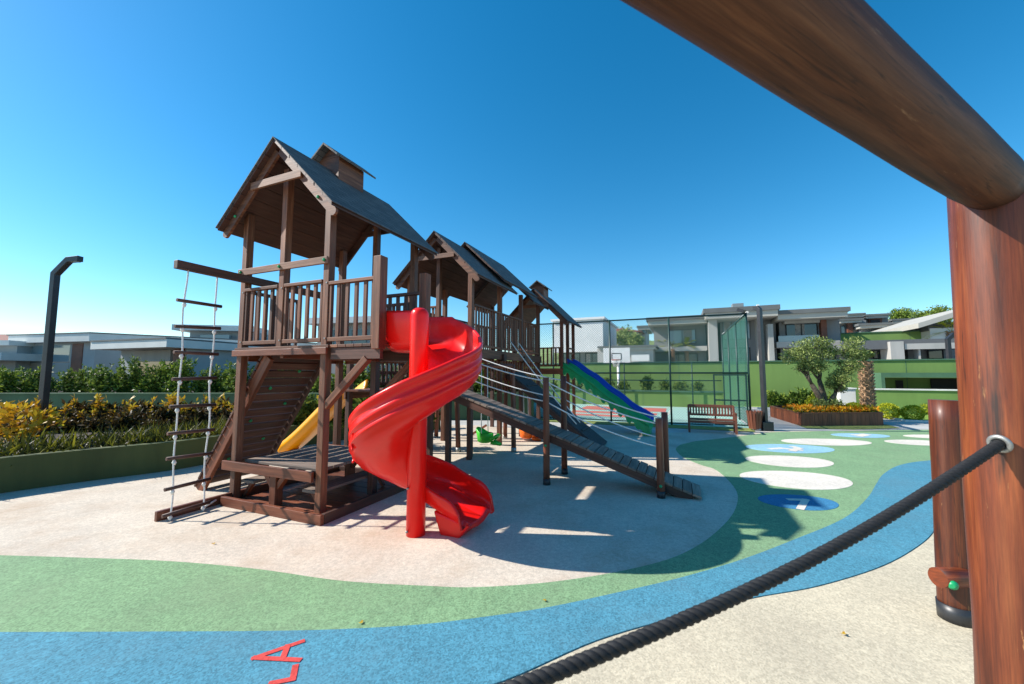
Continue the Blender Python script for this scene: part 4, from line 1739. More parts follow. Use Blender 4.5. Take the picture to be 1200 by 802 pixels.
V1 = thing('villa', 'two storey grey villa with stepped flat roofs behind the green court', 'villa', (7.5, 27, 2.25))
Y1 = 27.0
block(V1, 766, 381, 829, 440, Y1 + 1.2, 9, 'stucco', zb=2.25)
slab(V1, 757, 372.5, 831, 378.0, Y1 + 1.2, 1.6, 10)
window(V1, 783, 387, 816, 403, Y1 + 1.2, 2, 'glass_lt', 'stucco_dk')
window(V1, 784, 415, 818, 428, Y1 + 1.2, 3)
block(V1, 766, 407, 829, 411, Y1 + .2, .95, 'stucco_lt', 'balcony')
block(V1, 829.5, 368, 843, 440, Y1 - .6, 8, 'stucco_lt', zb=2.25)
block(V1, 843.5, 370, 912, 440, Y1 + 1.0, 9, 'stucco', zb=2.25)
slab(V1, 824, 362, 915, 369.5, Y1, 1.3, 11)
window(V1, 846, 375, 880, 398, Y1 + 1.0, 3, 'glass_lt', 'stucco_dk')
window(V1, 846, 408, 880, 430, Y1 + 1.0, 3)
block(V1, 899.5, 380, 909, 440, Y1 - .6, 1.0, 'stucco_lt', 'column', zb=2.25)
block(V1, 886.5, 369, 893, 440, Y1 - .3, .9, 'stucco_lt', 'column', zb=2.25)
block(V1, 912.5, 371, 988, 440, Y1 + .8, 8, 'stucco', zb=2.25)
slab(V1, 909, 364.0, 997.5, 370.5, Y1, 1.0, 10)
block(V1, 919, 373.5, 961, 378, Y1 + .3, .45, 'stucco_lt', 'lintel')
window(V1, 920, 379, 959, 400, Y1 + .8, 2)
block(V1, 961.5, 371.5, 970, 398, Y1 + .35, .4, 'walnut', 'panel')
block(V1, 910, 401, 985, 406, Y1 - .3, 1.05, 'stucco_lt', 'balcony')
x0, x1, z0, z1 = R(912, 394, 960, 401, Y1 - .25)
mb = MB()
mb.box(x0, x1, Y1 - .26, Y1 - .24, z0, z1)
mb.build('balustrade', M['glass_lt'], V1)
window(V1, 946, 409, 958, 430, Y1 + .8, 1)
window(V1, 974, 408, 985, 430, Y1 + .8, 1)
mb = MB()
x0, x1, z0, z1 = R(887, 357, 890, 362, Y1 + 2)
mb.box(x0, x1, Y1 + 2, Y1 + 2.3, z0 - .2, z1)
mb.build('vent', M['white_metal'], V1)

for u, v, yy in ((858, 356.0, Y1 + 5), (945, 363, Y1 + 5)):
    q = FYL(u, v, yy)
    mb = MB()
    mb.box(q.x, q.x + .8, yy, yy + .8, q.z - .75, q.z)
    mb.build('roof_unit', M['steel'], V1, bev=.02)
V0 = thing('annex', 'low grey annex with a shuttered window left of the two storey villa', 'annex', (2, 24.5, 2.25))
block(V0, 700, 409, 766, 440, 25.0, 3.5, 'stucco_lt', zb=2.25)
window(V0, 741, 423, 760, 428.5, 25.0, 3, 'glass', 'whitewall')
block(V0, 740, 416, 761, 423, 24.85, .14, 'whitewall', 'shutter')
slab(V0, 700, 406, 770, 409, 25.0, .3, 4)

V2 = thing('villa', 'white cubic house at the left end of the court skyline', 'villa', (-3, 27, 2.25))
x0, x1, z0, z1 = R(648, 377, 707, 412, 26)
mb = MB()
mb.box(x0, x1, 26, 33, z0, z1)
mb.build('upper_storey', M['whitewall'], V2)
mb = MB()
mb.box(x0 - .15, x1 + .15, 25.85, 33.15, z1, z1 + .16)
mb.build('roof', M['whitewall'], V2)
block(V2, 655, 412, 706, 440, 27, 5, 'stucco', zb=2.25)
window(V2, 686, 414, 702, 430, 27, 2)
window(V2, 660, 414, 680, 430, 27, 2)

V3 = thing('house', 'distant cream house with a red tiled hip roof on the hillside', 'house', (6, 62, 6))
x0, x1, z0, z1 = R(702, 391, 748, 420, 62)
mb = MB()
mb.box(x0, x1, 62, 72, 0, z1)
mb.build('wall', M['stucco_lt'], V3)
mb = MB()
zr = FYL(725, 386.5, 62).z
hipb = [(x0 - .8, 61.2, z1), (x1 + .8, 61.2, z1), (x1 + .8, 72.8, z1), (x0 - .8, 72.8, z1)]
rg = [(x0 + 3, 67, zr + .8), (x1 - 3, 67, zr + .8)]
mb.quad([hipb[0], hipb[1], rg[1], rg[0]])
mb.quad([hipb[1], hipb[2], rg[1]])
mb.quad([hipb[2], hipb[3], rg[0], rg[1]])
mb.quad([hipb[3], hipb[0], rg[0]])
mb.quad(hipb[::-1])
mb.build('roof', M['rooftile'], V3)
window(V3, 712, 399, 718, 405, 62, 1)
window(V3, 728, 399, 734, 405, 62, 1)
V3b = thing('house', 'small distant pale house right of the red tiled roof', 'house', (12, 66, 6))
block(V3b, 748, 386, 757, 396, 66, 8, 'stucco_lt', zb=4)
slab(V3b, 746, 382, 762, 386, 66, .5, 8)
window(V3b, 752, 387, 758, 391, 66, 1)

# right hand cluster of far villas
V4 = thing('villa', 'grey flat roofed villa with red brown panels behind the green wall, centre right', 'villa', (20, 37, 3))
Y4 = 38.0
block(V4, 984, 376.5, 1016, 392, Y4, 8, 'stucco', zb=2.25)
slab(V4, 986, 368, 1015, 371, Y4 + 3, 1.0, 8)
block(V4, 988, 371, 1012, 376, Y4 + 3.2, 6, 'stucco_dk')
slab(V4, 983, 374, 1013, 377.5, Y4, .8, 8)
block(V4, 993, 378, 1000, 391, Y4 - .3, .4, 'walnut', 'panel')
window(V4, 984, 382, 991, 391, Y4, 1)
block(V4, 1014, 372, 1041, 380, Y4 + 4, 6, 'stucco', zb=2.25)
slab(V4, 1013, 368.5, 1044, 372.0, Y4 + 4, .8, 8)
block(V4, 1018, 373, 1034, 379, Y4 + 3.7, .3, 'walnut', 'panel')
window(V4, 1020, 375, 1031, 378.5, Y4 + 3.6, 1, 'dark')
block(V4, 1008, 384, 1054, 392, Y4 - .6, 6, 'stucco', zb=2.25)
slab(V4, 1006, 379.3, 1061, 383.0, Y4 - .6, .8, 8)
block(V4, 1041, 383.5, 1046, 388, Y4 - .9, .3, 'walnut', 'panel')

V5 = thing('villa', 'grey villa with a long low roof below the far trees', 'villa', (30, 44, 3))
block(V5, 1056, 377, 1092, 392, 44, 8, 'stucco', zb=2.25)
block(V5, 1065, 380, 1076, 387, 43.6, .4, 'glass_lt', 'window')
block(V5, 1055, 382, 1065, 386, 43.5, .4, 'whitewall', 'panel')
slab(V5, 1045, 374.0, 1090, 377.0, 44, .8, 9)

V6 = thing('villa', 'pale villa with a sloping roof edge just left of the big log post', 'villa', (24, 28, 2.25))
Y6 = 29.0
block(V6, 1089.5, 385, 1150, 398, Y6, 8, 'whitewall', zb=2.25)
block(V6, 1087, 379, 1150, 386, Y6 + .1, 7.5, 'stucco_dk')
x0, x1, z0, z1 = R(1076, 378, 1160, 384, Y6 - 1)
mb = MB()
mb.prism([(x0, z1 - .35), (x1, z1 + .75), (x1, z1 + 1.05), (x0, z1 - .05)], 'y', Y6 - 1, Y6 + 9)
mb.build('roof', M['fascia'], V6)

# garages/terrace under the cluster
V7 = thing('terrace_house', 'grey single storey terrace with dark openings on top of the green wall, right', 'house', (17, 24, 2.25))
Y7 = 24.5
block(V7, 985, 400, 1150, 407, Y7, 7, 'stucco_dk', 'upper_wall')
block(V7, 985, 407, 1150, 440, Y7 + 2.4, 4, 'stucco', zb=2.25)
block(V7, 1043, 400.5, 1062, 440, Y7 - .3, 1.2, 'stucco_lt', 'column', zb=2.25)
block(V7, 1076, 407, 1081, 440, Y7 - .1, .5, 'stucco_lt', 'column', zb=2.25)
block(V7, 1060, 403, 1120, 408.5, Y7 - .25, .25, 'stucco_lt', 'lintel')
block(V7, 1025, 408, 1030, 440, Y7 + 2.3, .6, 'stucco_lt', 'column', zb=2.25)
for u0, u1 in ((1022, 1032), (1034, 1042), (1060, 1064), (1086, 1106)):
    window(V7, u0, 408.5, u1, 421, Y7 + 2.35, 1, 'glass', 'dark')
wall('terrace_wall', 'bright green parapet wall above the grey terrace house', FYL(985, 392, 30).x, 36, 30, 2.25, FYL(1050, 389.5, 30).z, .4, M['gwall'], M['gcap'])

# ------------------------------------------------------------------ left: planter, second wall, villas
bpx = [(-160, 604), (-60, 588), (0, 579), (100, 565), (200, 552), (260, 541), (326, 528), (400, 516.5), (470, 508.5), (516, 504)]
bl = spline([G(u, v).xy for u, v in bpx], 5)
PHT = .50
plw = thing('planter_wall', 'curved dull green planter wall along the left side of the playground', 'planter wall', (-5.5, 7, 0), WORLD)


def curved_wall(line, z0, z1, th, name, mat, root):
    m_ = MB()
    Rg = []
    for i, p in enumerate(line):
        t = (line[min(i + 1, len(line) - 1)] - line[max(i - 1, 0)]).normalized()
        n2 = Vector((-t.y, t.x))
        q = p + n2 * th
        Rg.append([Vector((p.x, p.y, z0)), Vector((q.x, q.y, z0)), Vector((q.x, q.y, z1)), Vector((p.x, p.y, z1))])
    m_.sweep(Rg, smooth=False)
    return m_.build(name, mat, root)


curved_wall(bl, 0, PHT, .16, 'wall_face', M['planterwall'], plw)
backpx = [(-160, 494), (-60, 492.5), (0, 491), (115, 488.3), (200, 486.3), (270, 484.6), (400, 481.5), (470, 480), (516, 479)]
bk = [G(u, v, .62).xy for u, v in backpx]
mbk = thing('planter_back_wall', 'long white topped kerb wall behind the yellow planter shrubs', 'planter wall', (-7, 10.3, 0), WORLD)
curved_wall(bk, 0, .57, .22, 'wall_face', M['gwall_dk'], mbk)
curved_wall([p + Vector((0, -.03)) for p in bk], .573, .635, .28, 'coping', M['kerb'], mbk)
mb = MB()
mb.v = []
soil = [p + Vector((-.08, .1)) for p in bl] + [p + Vector((0, .05)) for p in reversed(bk)]
mb.sheet([tuple(p) for p in soil], PHT - .08)
struct(mb.build('planter_soil', M['soil'], frame=WORLD, origin=(0, 0, 0)))

w2 = thing('hedge_wall', 'dark green wall carrying the leafy hedge in front of the left villas', 'wall', (-12, 14.6, 0), WORLD)
mb = MB()
mb.box(-46, .8, 14.6, 14.9, 0, .93)
mb.build('wall_face', M['gwall_dk'], w2)
mb = MB()
mb.box(-46, .8, 14.56, 14.94, .93, .98)
mb.build('coping', M['gwall_dk'], w2, bev=.006)
mb = MB()
mb.sheet([(-60, 14.85), (1.5, 14.85), (1.5, 16.9), (-2, 40), (-60, 60)], .86)
struct(mb.build('hedge_soil', M['soil'], frame=WORLD, origin=(0, 0, 0)))

# left villas, turned a little against the playground grid
def wbox(root, p, q, z0, z1, dep, mat, name='wall', out=0.0):
    """vertical box along the line p-q (world xy), going back 'dep' from it"""
    p, q = Vector(p), Vector(q)
    t = (q - p).normalized()
    n2 = Vector((-t.y, t.x))
    a, b2 = p - n2 * out, q - n2 * out
    m_ = MB()
    pl = [a, b2, b2 + n2 * (dep + out), a + n2 * (dep + out)]
    m_.prism([tuple(x) for x in pl], 'z', z0, z1)
    return m_.build(name, M[mat], root)


LV = thing('villa', 'grey flat roofed villa behind the left hedge, its roof corner behind the lamp', 'villa', (-24, 25, .9), WORLD)
cornr = WY(105, 390, 24).xy
lft = Vector((cornr.x - 14, cornr.y + 3.2))
rgt = WY(330, 409, 31.0).xy
tl = (lft - cornr).normalized()
tr = (rgt - cornr).normalized()
# body
m_ = MB()
pts = [cornr + tl * .6 + tr * .6, cornr + tl * 9 + tr * .6, cornr + tl * 9 + tr * 18, cornr + tl * .6 + tr * 18]
m_.prism([tuple(p) for p in pts][::-1], 'z', .9, 3.75)
m_.build('wall', M['stucco_pale'], LV)
m_ = MB()
pts = [cornr, cornr + tl * 7.2, cornr + tl * 7.2 + tr * 19, cornr + tr * 19]
m_.prism([tuple(p) for p in pts][::-1], 'z', 3.68, 4.17)
rf = m_.build('roof', M['fascia_pale'], LV)
m_ = MB()
pts = [cornr - tl * .04 - tr * .04, cornr + tl * 7.3 - tr * .04, cornr + tl * 7.3 + tr * 19, cornr + tr * 19 - tl * .04]
m_.prism([tuple(p) for p in pts][::-1], 'z', 4.172, 4.24)
m_.build('roof_membrane', M['roofgrey'], rf)


def lvpanel(along, off, f0, f1, z0, z1, mat, name, proud=.05):
    p, q = cornr + off + along * f0, cornr + off + along * f1
    other = tr if along is tl else tl
    m2 = MB()
    pl = [p - other * proud, q - other * proud, q + other * .02, p + other * .02]
    m2.prism([tuple(x) for x in pl], 'z', z0, z1)
    return m2.build(name, M[mat], LV)


lvpanel(tl, tr * .6, 1.6, 2.5, .9, 3.6, 'walnut', 'panel')
lvpanel(tl, tr * .6, 2.7, 6.2, 2.4, 3.5, 'glass_lt', 'window')
lvpanel(tl, tr * .6, 2.7, 6.2, 1.2, 2.3, 'stucco_lt', 'shutter')
lvpanel(tl, tr * .6, 6.5, 8.2, 2.2, 3.5, 'glass', 'window')
lvpanel(tr, tl * .6, 3.0, 6.6, 1.2, 2.6, 'stucco_dk', 'window')
# porch wing on the right face
LP = thing('villa_wing', 'low grey wing with a thick pale roof edge, right of the lamp', 'villa', (-17, 19, .9), WORLD)
pa, pb_ = WY(106, 406, 21.5).xy, WY(195, 404, 19.5).xy
wbox(LP, pa, pb_, 3.02, 3.42, 7, 'fascia_pale', 'roof', .0)
wbox(LP, pa, pb_, 3.424, 3.5, 7, 'roofgrey', 'roof_membrane', .04)
ta = (pb_ - pa).normalized()
nb = Vector((-ta.y, ta.x))
wbox(LP, pa + nb * 1.2 + ta * .3, pb_ + nb * 1.2 - ta * .4, .9, 3.02, 5, 'stucco_pale', 'wall')
wbox(LP, pb_ + nb * 1.0 - ta * 1.15, pb_ + nb * 1.0 - ta * .55, .9, 3.0, .25, 'walnut', 'panel')
wbox(LP, pb_ + nb * 1.05 - ta * 4.4, pb_ + nb * 1.05 - ta * 1.4, 1.2, 2.35, .15, 'glass', 'window')
wbox(LP, pb_ + nb * 1.02 - ta * 4.4, pb_ + nb * 1.02 - ta * 1.4, 2.36, 2.95, .18, 'stucco_lt', 'lintel')
LB = thing('villa_wing', 'long dark grey villa wing behind the rope ladder', 'villa', (-14, 24, .9), WORLD)
pa, pb_ = WY(190, 402, 22.5).xy, WY(345, 408, 25.5).xy
wbox(LB, pa, pb_, 2.9, 3.45, 8, 'fascia_pale', 'roof', .5)
wbox(LB, pa, pb_, .9, 2.9, 7, 'stucco_dk', 'wall')
tb_ = (pb_ - pa).normalized()
wbox(LB, pa + tb_ * 4.6, pa + tb_ * 5.3, .95, 2.85, .1, 'walnut', 'panel', .06)
LC = thing('villa', 'small upper storey with a pale flat roof behind the rope ladder', 'villa', (-14, 32, .9), WORLD)
pa, pb_ = WY(222, 400, 30).xy, WY(300, 400, 31).xy
za = WY(240, 388, 30).z
wbox(LC, pa, pb_, .9, za - .0, 6, 'stucco_pale', 'wall')
wbox(LC, pa - Vector((.9, 0)), pb_, za, za + .42, 7, 'fascia_pale', 'roof', .8)
wbox(LC, pa + Vector((.8, .1)), pa + Vector((3.0, .15)), za - 1.2, za - .3, .1, 'glass_lt', 'window', .12)
LD = thing('villa', 'pale flat roofed house seen through the pickets of the nearest tower', 'villa', (-11, 27, .9), WORLD)
pa, pb_ = WY(372, 400, 27).xy, WY(440, 400, 26).xy
za = WY(430, 381, 27).z
wbox(LD, pa, pb_, .9, za, 6, 'stucco_lt', 'wall')
wbox(LD, pa - Vector((.5, 0)), pb_ + Vector((.4, 0)), za, za + .4, 7, 'fascia_pale', 'roof', .6)
tl_ = (pb_ - pa).normalized()
for f in (.5, 1.9, 3.0):
    wbox(LD, pa + tl_ * f, pa + tl_ * (f + .8), za - 1.5, za - .4, .1, 'glass', 'window', .05)
LE = thing('house', 'grey house with stacked balconies at the far left edge', 'house', (-33, 26, .9), WORLD)
pa, pb_ = WY(-60, 410, 25).xy, WY(20, 410, 25).xy
wbox(LE, pa, pb_, .9, 3.6, 6, 'stucco_pale', 'wall')
z0 = WY(0, 404, 24).z
wbox(LE, pa, pb_ + Vector((.2, 0)), z0 - .0, z0 + .3, 7, 'fascia_pale', 'roof', .6)
z0 = WY(0, 422, 23).z
wbox(LE, pa, pb_ + Vector((1.1, 0)), z0, z0 + .45, 3, 'fascia_pale', 'balcony', 1.6)
wbox(LE, pb_ - Vector((1.9, 0)), pb_ - Vector((1.2, 0)), 2.5, 3.3, .1, 'glass', 'window', .05)
wbox(LE, pb_ - Vector((3.2, 0)), pb_ - Vector((2.3, 0)), 2.5, 3.3, .1, 'glass', 'window', .05)
pa, pb_ = WY(-70, 398, 31).xy, WY(22, 398, 31).xy
zr = WY(0, 401, 31).z
LF = thing('house', 'distant house with a red tiled roof at the far left edge', 'house', (pa.x, 31, .9), WORLD)
mb = MB()
mb.box(pa.x, pb_.x - .5, 31.5, 38, .9, zr)
mb.build('wall', M['stucco_lt'], LF)
mb = MB()
mb.prism([(31.0, zr), (38.5, zr), (34.8, zr + 1.0)], 'x', pa.x - .4, pb_.x)
mb.build('roof', M['rooftile'], LF)

# ------------------------------------------------------------------ hills
def mound(name, cx_, cy_, rx, ry, h, mat):
    m_ = MB()
    n, k_ = 40, 10
    Rg = []
    for j in range(k_ + 1):
        f = j / k_
        rr_ = 1 - f
        z = h * (math.sin(f * math.pi / 2) ** 1.4) - .2
        Rg.append([Vector((cx_ + rx * rr_ * math.cos(t), cy_ + ry * rr_ * math.sin(t), z + (noise.noise(Vector((math.cos(t) * 3 + cx_, math.sin(t) * 3, f * 3))) * h * .12 if 0 < j < k_ else 0))) for t in [2 * math.pi * i / n for i in range(n)]])
    m_.sweep(Rg)
    return struct(m_.build(name, mat, frame=WORLD, origin=(cx_, cy_, 0)))


mound('hill', 30, 92, 70, 34, 9.2, M['hill'])
mound('hill', 110, 120, 60, 45, 16, M['hill'])
mound('hill', -60, 140, 90, 40, 8, M['hill'])


# ------------------------------------------------------------------ plants
def shrub_mesh(mb_, c, rx, ry, rz, n, L, W, up=.35, core=.25):
    """leaf shell filling an ellipsoid, uneven outline"""
    ph = random.uniform(0, 99)
    for _ in range(n):
        d = rnd_dir()
        rad = random.uniform(core, 1) ** .5
        lump = 1 + .42 * noise.noise(d * 2.1 + Vector((ph, 0, 0)))
        p = Vector((d.x * rx, d.y * ry, d.z * rz)) * rad * lump + c
        if p.z < 0.01:
            continue
        ld_ = (d * .6 + rnd_dir(up) * .9).normalized()
        s = random.uniform(.65, 1.25)
        mb_.leaf(p, ld_, rnd_dir(), L * s, W * s)


def twig_shrub(mb_, h, spread, stems, leaves, L, W, base=Vector((0, 0, 0)), start=.15):
    """upright leafy stems"""
    for _ in range(stems):
        a = random.uniform(0, 6.283)
        lean = random.uniform(0, spread)
        tip = base + Vector((math.cos(a) * lean, math.sin(a) * lean, h * random.uniform(.65, 1.05)))
        b0_ = base + Vector((math.cos(a) * lean * .25, math.sin(a) * lean * .25, 0))
        ax = (tip - b0_).normalized()
        for k in range(leaves):
            f = start + (1 - start) * random.random()
            p = b0_.lerp(tip, f)
            d = (rnd_dir(.25) + ax * .35).normalized()
            s = random.uniform(.6, 1.2)
            mb_.leaf(p, d, rnd_dir(), L * s, W * s)


# hedge on the second wall: separate bushes, four kinds of mesh, each bush a thing
kinds = []
for i in range(5):
    mb = MB()
    twig_shrub(mb, 1.05 + .14 * (i % 3), .46, 26, 46, .13, .028)
    shrub_mesh(mb, Vector((0, 0, .36)), .58, .42, .42, 420, .12, .028)
    kinds.append(mb)
hx = -29.0
i = 0
first = {}
HL = 'green leafy shrub in the hedge row on top of the dark green wall at left'
while hx < .6:
    k = random.randrange(5)
    p = Vector((hx, 15.45 + random.uniform(-.2, .2), .82))
    if k not in first:
        o = kinds[k].build('hedge_shrub', M['leaf_hedge'] if k % 2 else M['leaf_green'], frame=WORLD, origin=(0, 0, 0))
        o.location = p
        first[k] = o
    else:
        o = first[k].copy()
        COL.objects.link(o)
        o.location = p
    o.rotation_euler = (0, 0, random.uniform(0, 6.28))
    s = random.uniform(.78, 1.12)
    o.scale = (s, s, s * random.uniform(.85, 1.12))
    tag(o, HL, 'shrub', 'shrubs in the hedge on the left wall')
    hx += random.uniform(.42, .60)

# croton shrubs in the planter
ck = []
for i in range(4):
    lo_, hi_ = MB(), MB()
    twig_shrub(lo_, .50, .30, 14, 24, .17, .026, start=.08)
    tips = [(random.uniform(-.12, .12), random.uniform(-.10, .10), random.uniform(.36, .48)) for _ in range((1, 2, 2, 1)[i])]
    for t in tips:
        for _ in range(22):
            f = random.random()
            p = Vector((t[0] * 1.1, t[1] * 1.1, t[2] + .30 * f - .04))
            hi_.leaf(p, (rnd_dir(.55)).normalized(), rnd_dir(), random.uniform(.09, .16), random.uniform(.016, .028))
    ck.append((lo_, hi_))
first = {}


def croton(p, k, s, label, grp='yellow topped shrubs in the left planter', plain=False):
    key_ = (k, plain)
    if key_ not in first:
        r = thing('croton_shrub', label, 'shrub', (0, 0, 0), WORLD)
        ck[k][0].build('lower_leaves', M['leaf_croton'], r)
        if not plain:
            ck[k][1].build('bright_tips', M['leaf_yellow'], r)
        first[key_] = r
        r.location = p
        r.scale = (s,) * 3
    else:
        r = dup(first[key_], p, random.uniform(0, 6.28), label, s)
    r['group'] = grp
    return r


CL = 'croton shrub with dark red lower leaves and yellow orange tips in the left planter row'
PLB = 'dark leafy croton shrub without yellow tips in the left planter'
bkl = spline([Vector((p.x, p.y)) for p in bk], 12)
tot = 0
for i in range(6, len(bkl)):
    p = bkl[i]
    if p.x < -13.8 or p.x > -2.2:
        continue
    for r_ in range(3):
        off = (-.55, -1.05, -1.6)[r_]
        q = Vector((p.x + random.uniform(-.18, .18), p.y + off + random.uniform(-.16, .16), PHT - .10 - .03 * r_))
        if r_ == 2 and random.random() < .35:
            continue
        # stay inside the planter
        if min((q.xy - b2).length for b2 in bl) < .75:
            continue
        pl_ = r_ == 2 or (r_ == 1 and tot % 5 < 3) or (r_ == 0 and tot % 7 == 1)
        croton(q, random.randrange(4), random.uniform(.72, 1.12) * (1.0, .85, .72)[r_], PLB if pl_ else CL, 'dark shrubs in the left planter' if pl_ else 'yellow topped shrubs in the left planter', pl_)
        tot += 1
bigp = WY(22, 500, 7.0)
mb = MB()
shrub_mesh(mb, Vector((0, 0, .42)), .48, .42, .34, 620, .12, .03, .5)
o = mb.build('croton_shrub', M['leaf_yellow'], frame=WORLD, origin=(0, 0, 0))
o.location = (bigp.x, 7.0, PHT - .08)
tag(o, 'round bushy golden croton at the far left of the planter', 'shrub')
# grassy border and bright leafy border
mb = MB()
for i in range(len(bl) - 1):
    a, b_ = bl[i], bl[i + 1]
    t = (b_ - a).normalized()
    n2 = Vector((-t.y, t.x))
    m = int((b_ - a).length * 620)
    for _ in range(m):
        f, g_ = random.random(), random.uniform(.2, 1.25)
        p = a.lerp(b_, f) + n2 * g_
        p3 = Vector((p.x, p.y, PHT - .09))
        d = rnd_dir(.9)
        mb.leaf(p3, d, rnd_dir(), random.uniform(.2, .46), random.uniform(.008, .015))
o = mb.build('border_grass', M['leaf_grass'], frame=WORLD, origin=(0, 0, 0))
o['kind'] = 'stuff'
tag(o, 'strappy green border leaves along the inner edge of the left planter', 'border plants')
LL = 'bright green leafy plant in the planter behind the yellow slide'
p0 = None
for k, (u, v) in enumerate(((338, 486), (352, 480), (366, 484), (384, 486), (404, 484), (426, 486), (450, 488), (475, 488), (498, 488))):
    q = G(u, v + 16, PHT - .05)
    if p0 is None:
        mb = MB()
        twig_shrub(mb, .62, .34, 16, 34, .20, .03)
        p0 = mb.build('leafy_plant', M['leaf_green'], frame=WORLD, origin=(0, 0, 0))
        o = p0
    else:
        o = p0.copy()
        COL.objects.link(o)
    o.location = (q.x, q.y + .25, PHT - .08)
    o.rotation_euler = (0, 0, random.uniform(0, 6.28))
    s = random.uniform(.9, 1.25)
    o.scale = (s, s, s)
    tag(o, LL, 'plant', 'green plants behind the yellow slide')

# ---- right planter with flowers, olive tree and palm
pq = [GL(942, 500), GL(1035, 498.5)]
px0, px1, py0 = G(942, 500).x, G(1035, 499).x, 12.95
pl_ = thing('planter_box', 'brown wood clad planter box full of orange flowers at right', 'planter', ((px0 + px1) / 2, py0, 0), WORLD)
PZ = .40
poly = [Vector((px0, py0)), Vector((px1, py0 + .15)), Vector((px1 + 1.15, py0 + 2.6)), Vector((px0 + .85, py0 + 2.8))]
mb = MB()
for a, b_ in zip(poly, poly[1:] + poly[:1]):
    n = max(2, int((b_ - a).length / .14))
    t = (b_ - a).normalized()
    for k in range(n):
        p, q = a.lerp(b_, (k + .04) / n), a.lerp(b_, (k + .96) / n)
        mb.beam((*((p + q) / 2), 0.0), (*((p + q) / 2), PZ), (q - p).length if abs(t.x) > .7 else .03, .03 if abs(t.x) > .7 else (q - p).length, (0, 1, 0))
mb.build('cladding', M['wood_red'], pl_)
mb = MB()
mb.sheet([tuple(p) for p in poly], PZ - .06)
mb.build('soil', M['soil'], pl_)
mb = MB()
for a, b_ in zip(poly, poly[1:] + poly[:1]):
    mb.beam((*a, PZ + .015), (*b_, PZ + .015), .09, .03)
mb.build('rim', M['wood'], pl_)
mb, mg = MB(), MB()
for _ in range(2600):
    f, g_ = random.random(), random.random() ** 1.3
    p = poly[0].lerp(poly[1], f).lerp(poly[3].lerp(poly[2], f), .06 + .5 * g_)
    z = PZ - .04 + random.uniform(0, .16)
    if random.random() < .62:
        mb.leaf(Vector((p.x, p.y, z + .05)), rnd_dir(.5), rnd_dir(), random.uniform(.06, .12), .035)
    else:
        mg.leaf(Vector((p.x, p.y, z - .03)), rnd_dir(.5), rnd_dir(), random.uniform(.08, .16), .02)
fo = mb.build('flower_bed', M['flower'], frame=WORLD, origin=((px0 + px1) / 2, py0 + 1, PZ))
fo['kind'] = 'stuff'
tag(fo, 'dense orange and yellow marigold flowers filling the brown planter box', 'flowers')
lo_ = mg.build('flower_leaves', M['leaf_green'], fo)
mb = MB()
gp = [G(u, v).xy for u, v in ((928, 496), (945, 502.5), (1000, 504), (1055, 502.2), (1040, 498), (1000, 497), (944, 499))]
mb.sheet([tuple(p) for p in gp], .009)
struct(mb.build('grass_verge', M['grass'], frame=WORLD, origin=(0, 0, 0)))


def branch(mb_, p, d, L, r, depth, tips, spread=.55):
    q = p + d * L
    mid = p.lerp(q, .5) + rnd_dir() * L * .07
    mb_.tube([p, mid, q], [r, r * .85, r * .68], 9)
    if depth == 0:
        tips.append(q)
        return
    for k in range(random.choice((2, 3))):
        nd_ = (d + rnd_dir(.25) * spread).normalized()
        branch(mb_, q, nd_, L * random.uniform(.62, .85), r * .62, depth - 1, tips, spread)


ol = WY(968, 484, 14.1)
ot = thing('olive_tree', 'leaning grey green olive tree growing in the flower planter', 'tree', (ol.x, 14.1, PZ - .06), WORLD)
mb = MB()
tips = []
root_p = Vector((ol.x, 14.1, PZ - .08))
for tgt, r in ((WY(938, 423, 14.0), .10), (WY(958, 415, 14.3), .10), (WY(985, 440, 13.8), .075), (WY(1000, 412, 14.1), .06)):
    b1_ = root_p.lerp(tgt, .55) + Vector((random.uniform(-.1, .1), 0, 0))
    mb.tube([root_p + Vector((random.uniform(-.05, .05), 0, 0)), root_p.lerp(b1_, .5) + rnd_dir() * .06, b1_], [r * 1.15, r, r * .7], 10, wob=.15)
    for _ in range(4):
        branch(mb, b1_, ((tgt - b1_).normalized() + rnd_dir(.1) * .55).normalized(), .38, r * .45, 1, tips, .7)
mb.build('trunk', M['bark'], ot)
mb = MB()
clumps = [(WY(928, 418, 14.1), .36), (WY(940, 409, 14.2), .38), (WY(954, 403, 14.3), .36), (WY(966, 404, 14.2), .30), (WY(946, 420, 14.0), .36), (WY(962, 418, 14.2), .34), (WY(975, 412, 14.2), .22),
          (WY(956, 432, 13.9), .26), (WY(980, 444, 13.8), .27), (WY(990, 436, 13.9), .26), (WY(974, 452, 13.9), .20), (WY(985, 455, 13.9), .18), (WY(962, 474, 13.7), .24), (WY(980, 474, 13.8), .20),
          (WY(1000, 404, 14.2), .34), (WY(1006, 416, 14.2), .30), (WY(994, 414, 14.2), .26), (WY(1002, 428, 14.1), .24)]
for c, r in clumps:
    for _ in range(int(620 * r / .4)):
        d = rnd_dir()
        p = c + Vector((d.x, d.y, d.z * .8)) * r * random.uniform(.15, 1.12) ** .6
        mb.leaf(p, rnd_dir(.35), rnd_dir(), random.uniform(.07, .13), .016)
for c in tips:
    for _ in range(60):
        mb.leaf(c + rnd_dir() * random.uniform(0, .22), rnd_dir(.3), rnd_dir(), .10, .013)
mb.build('crown', M['leaf_olive'], ot)


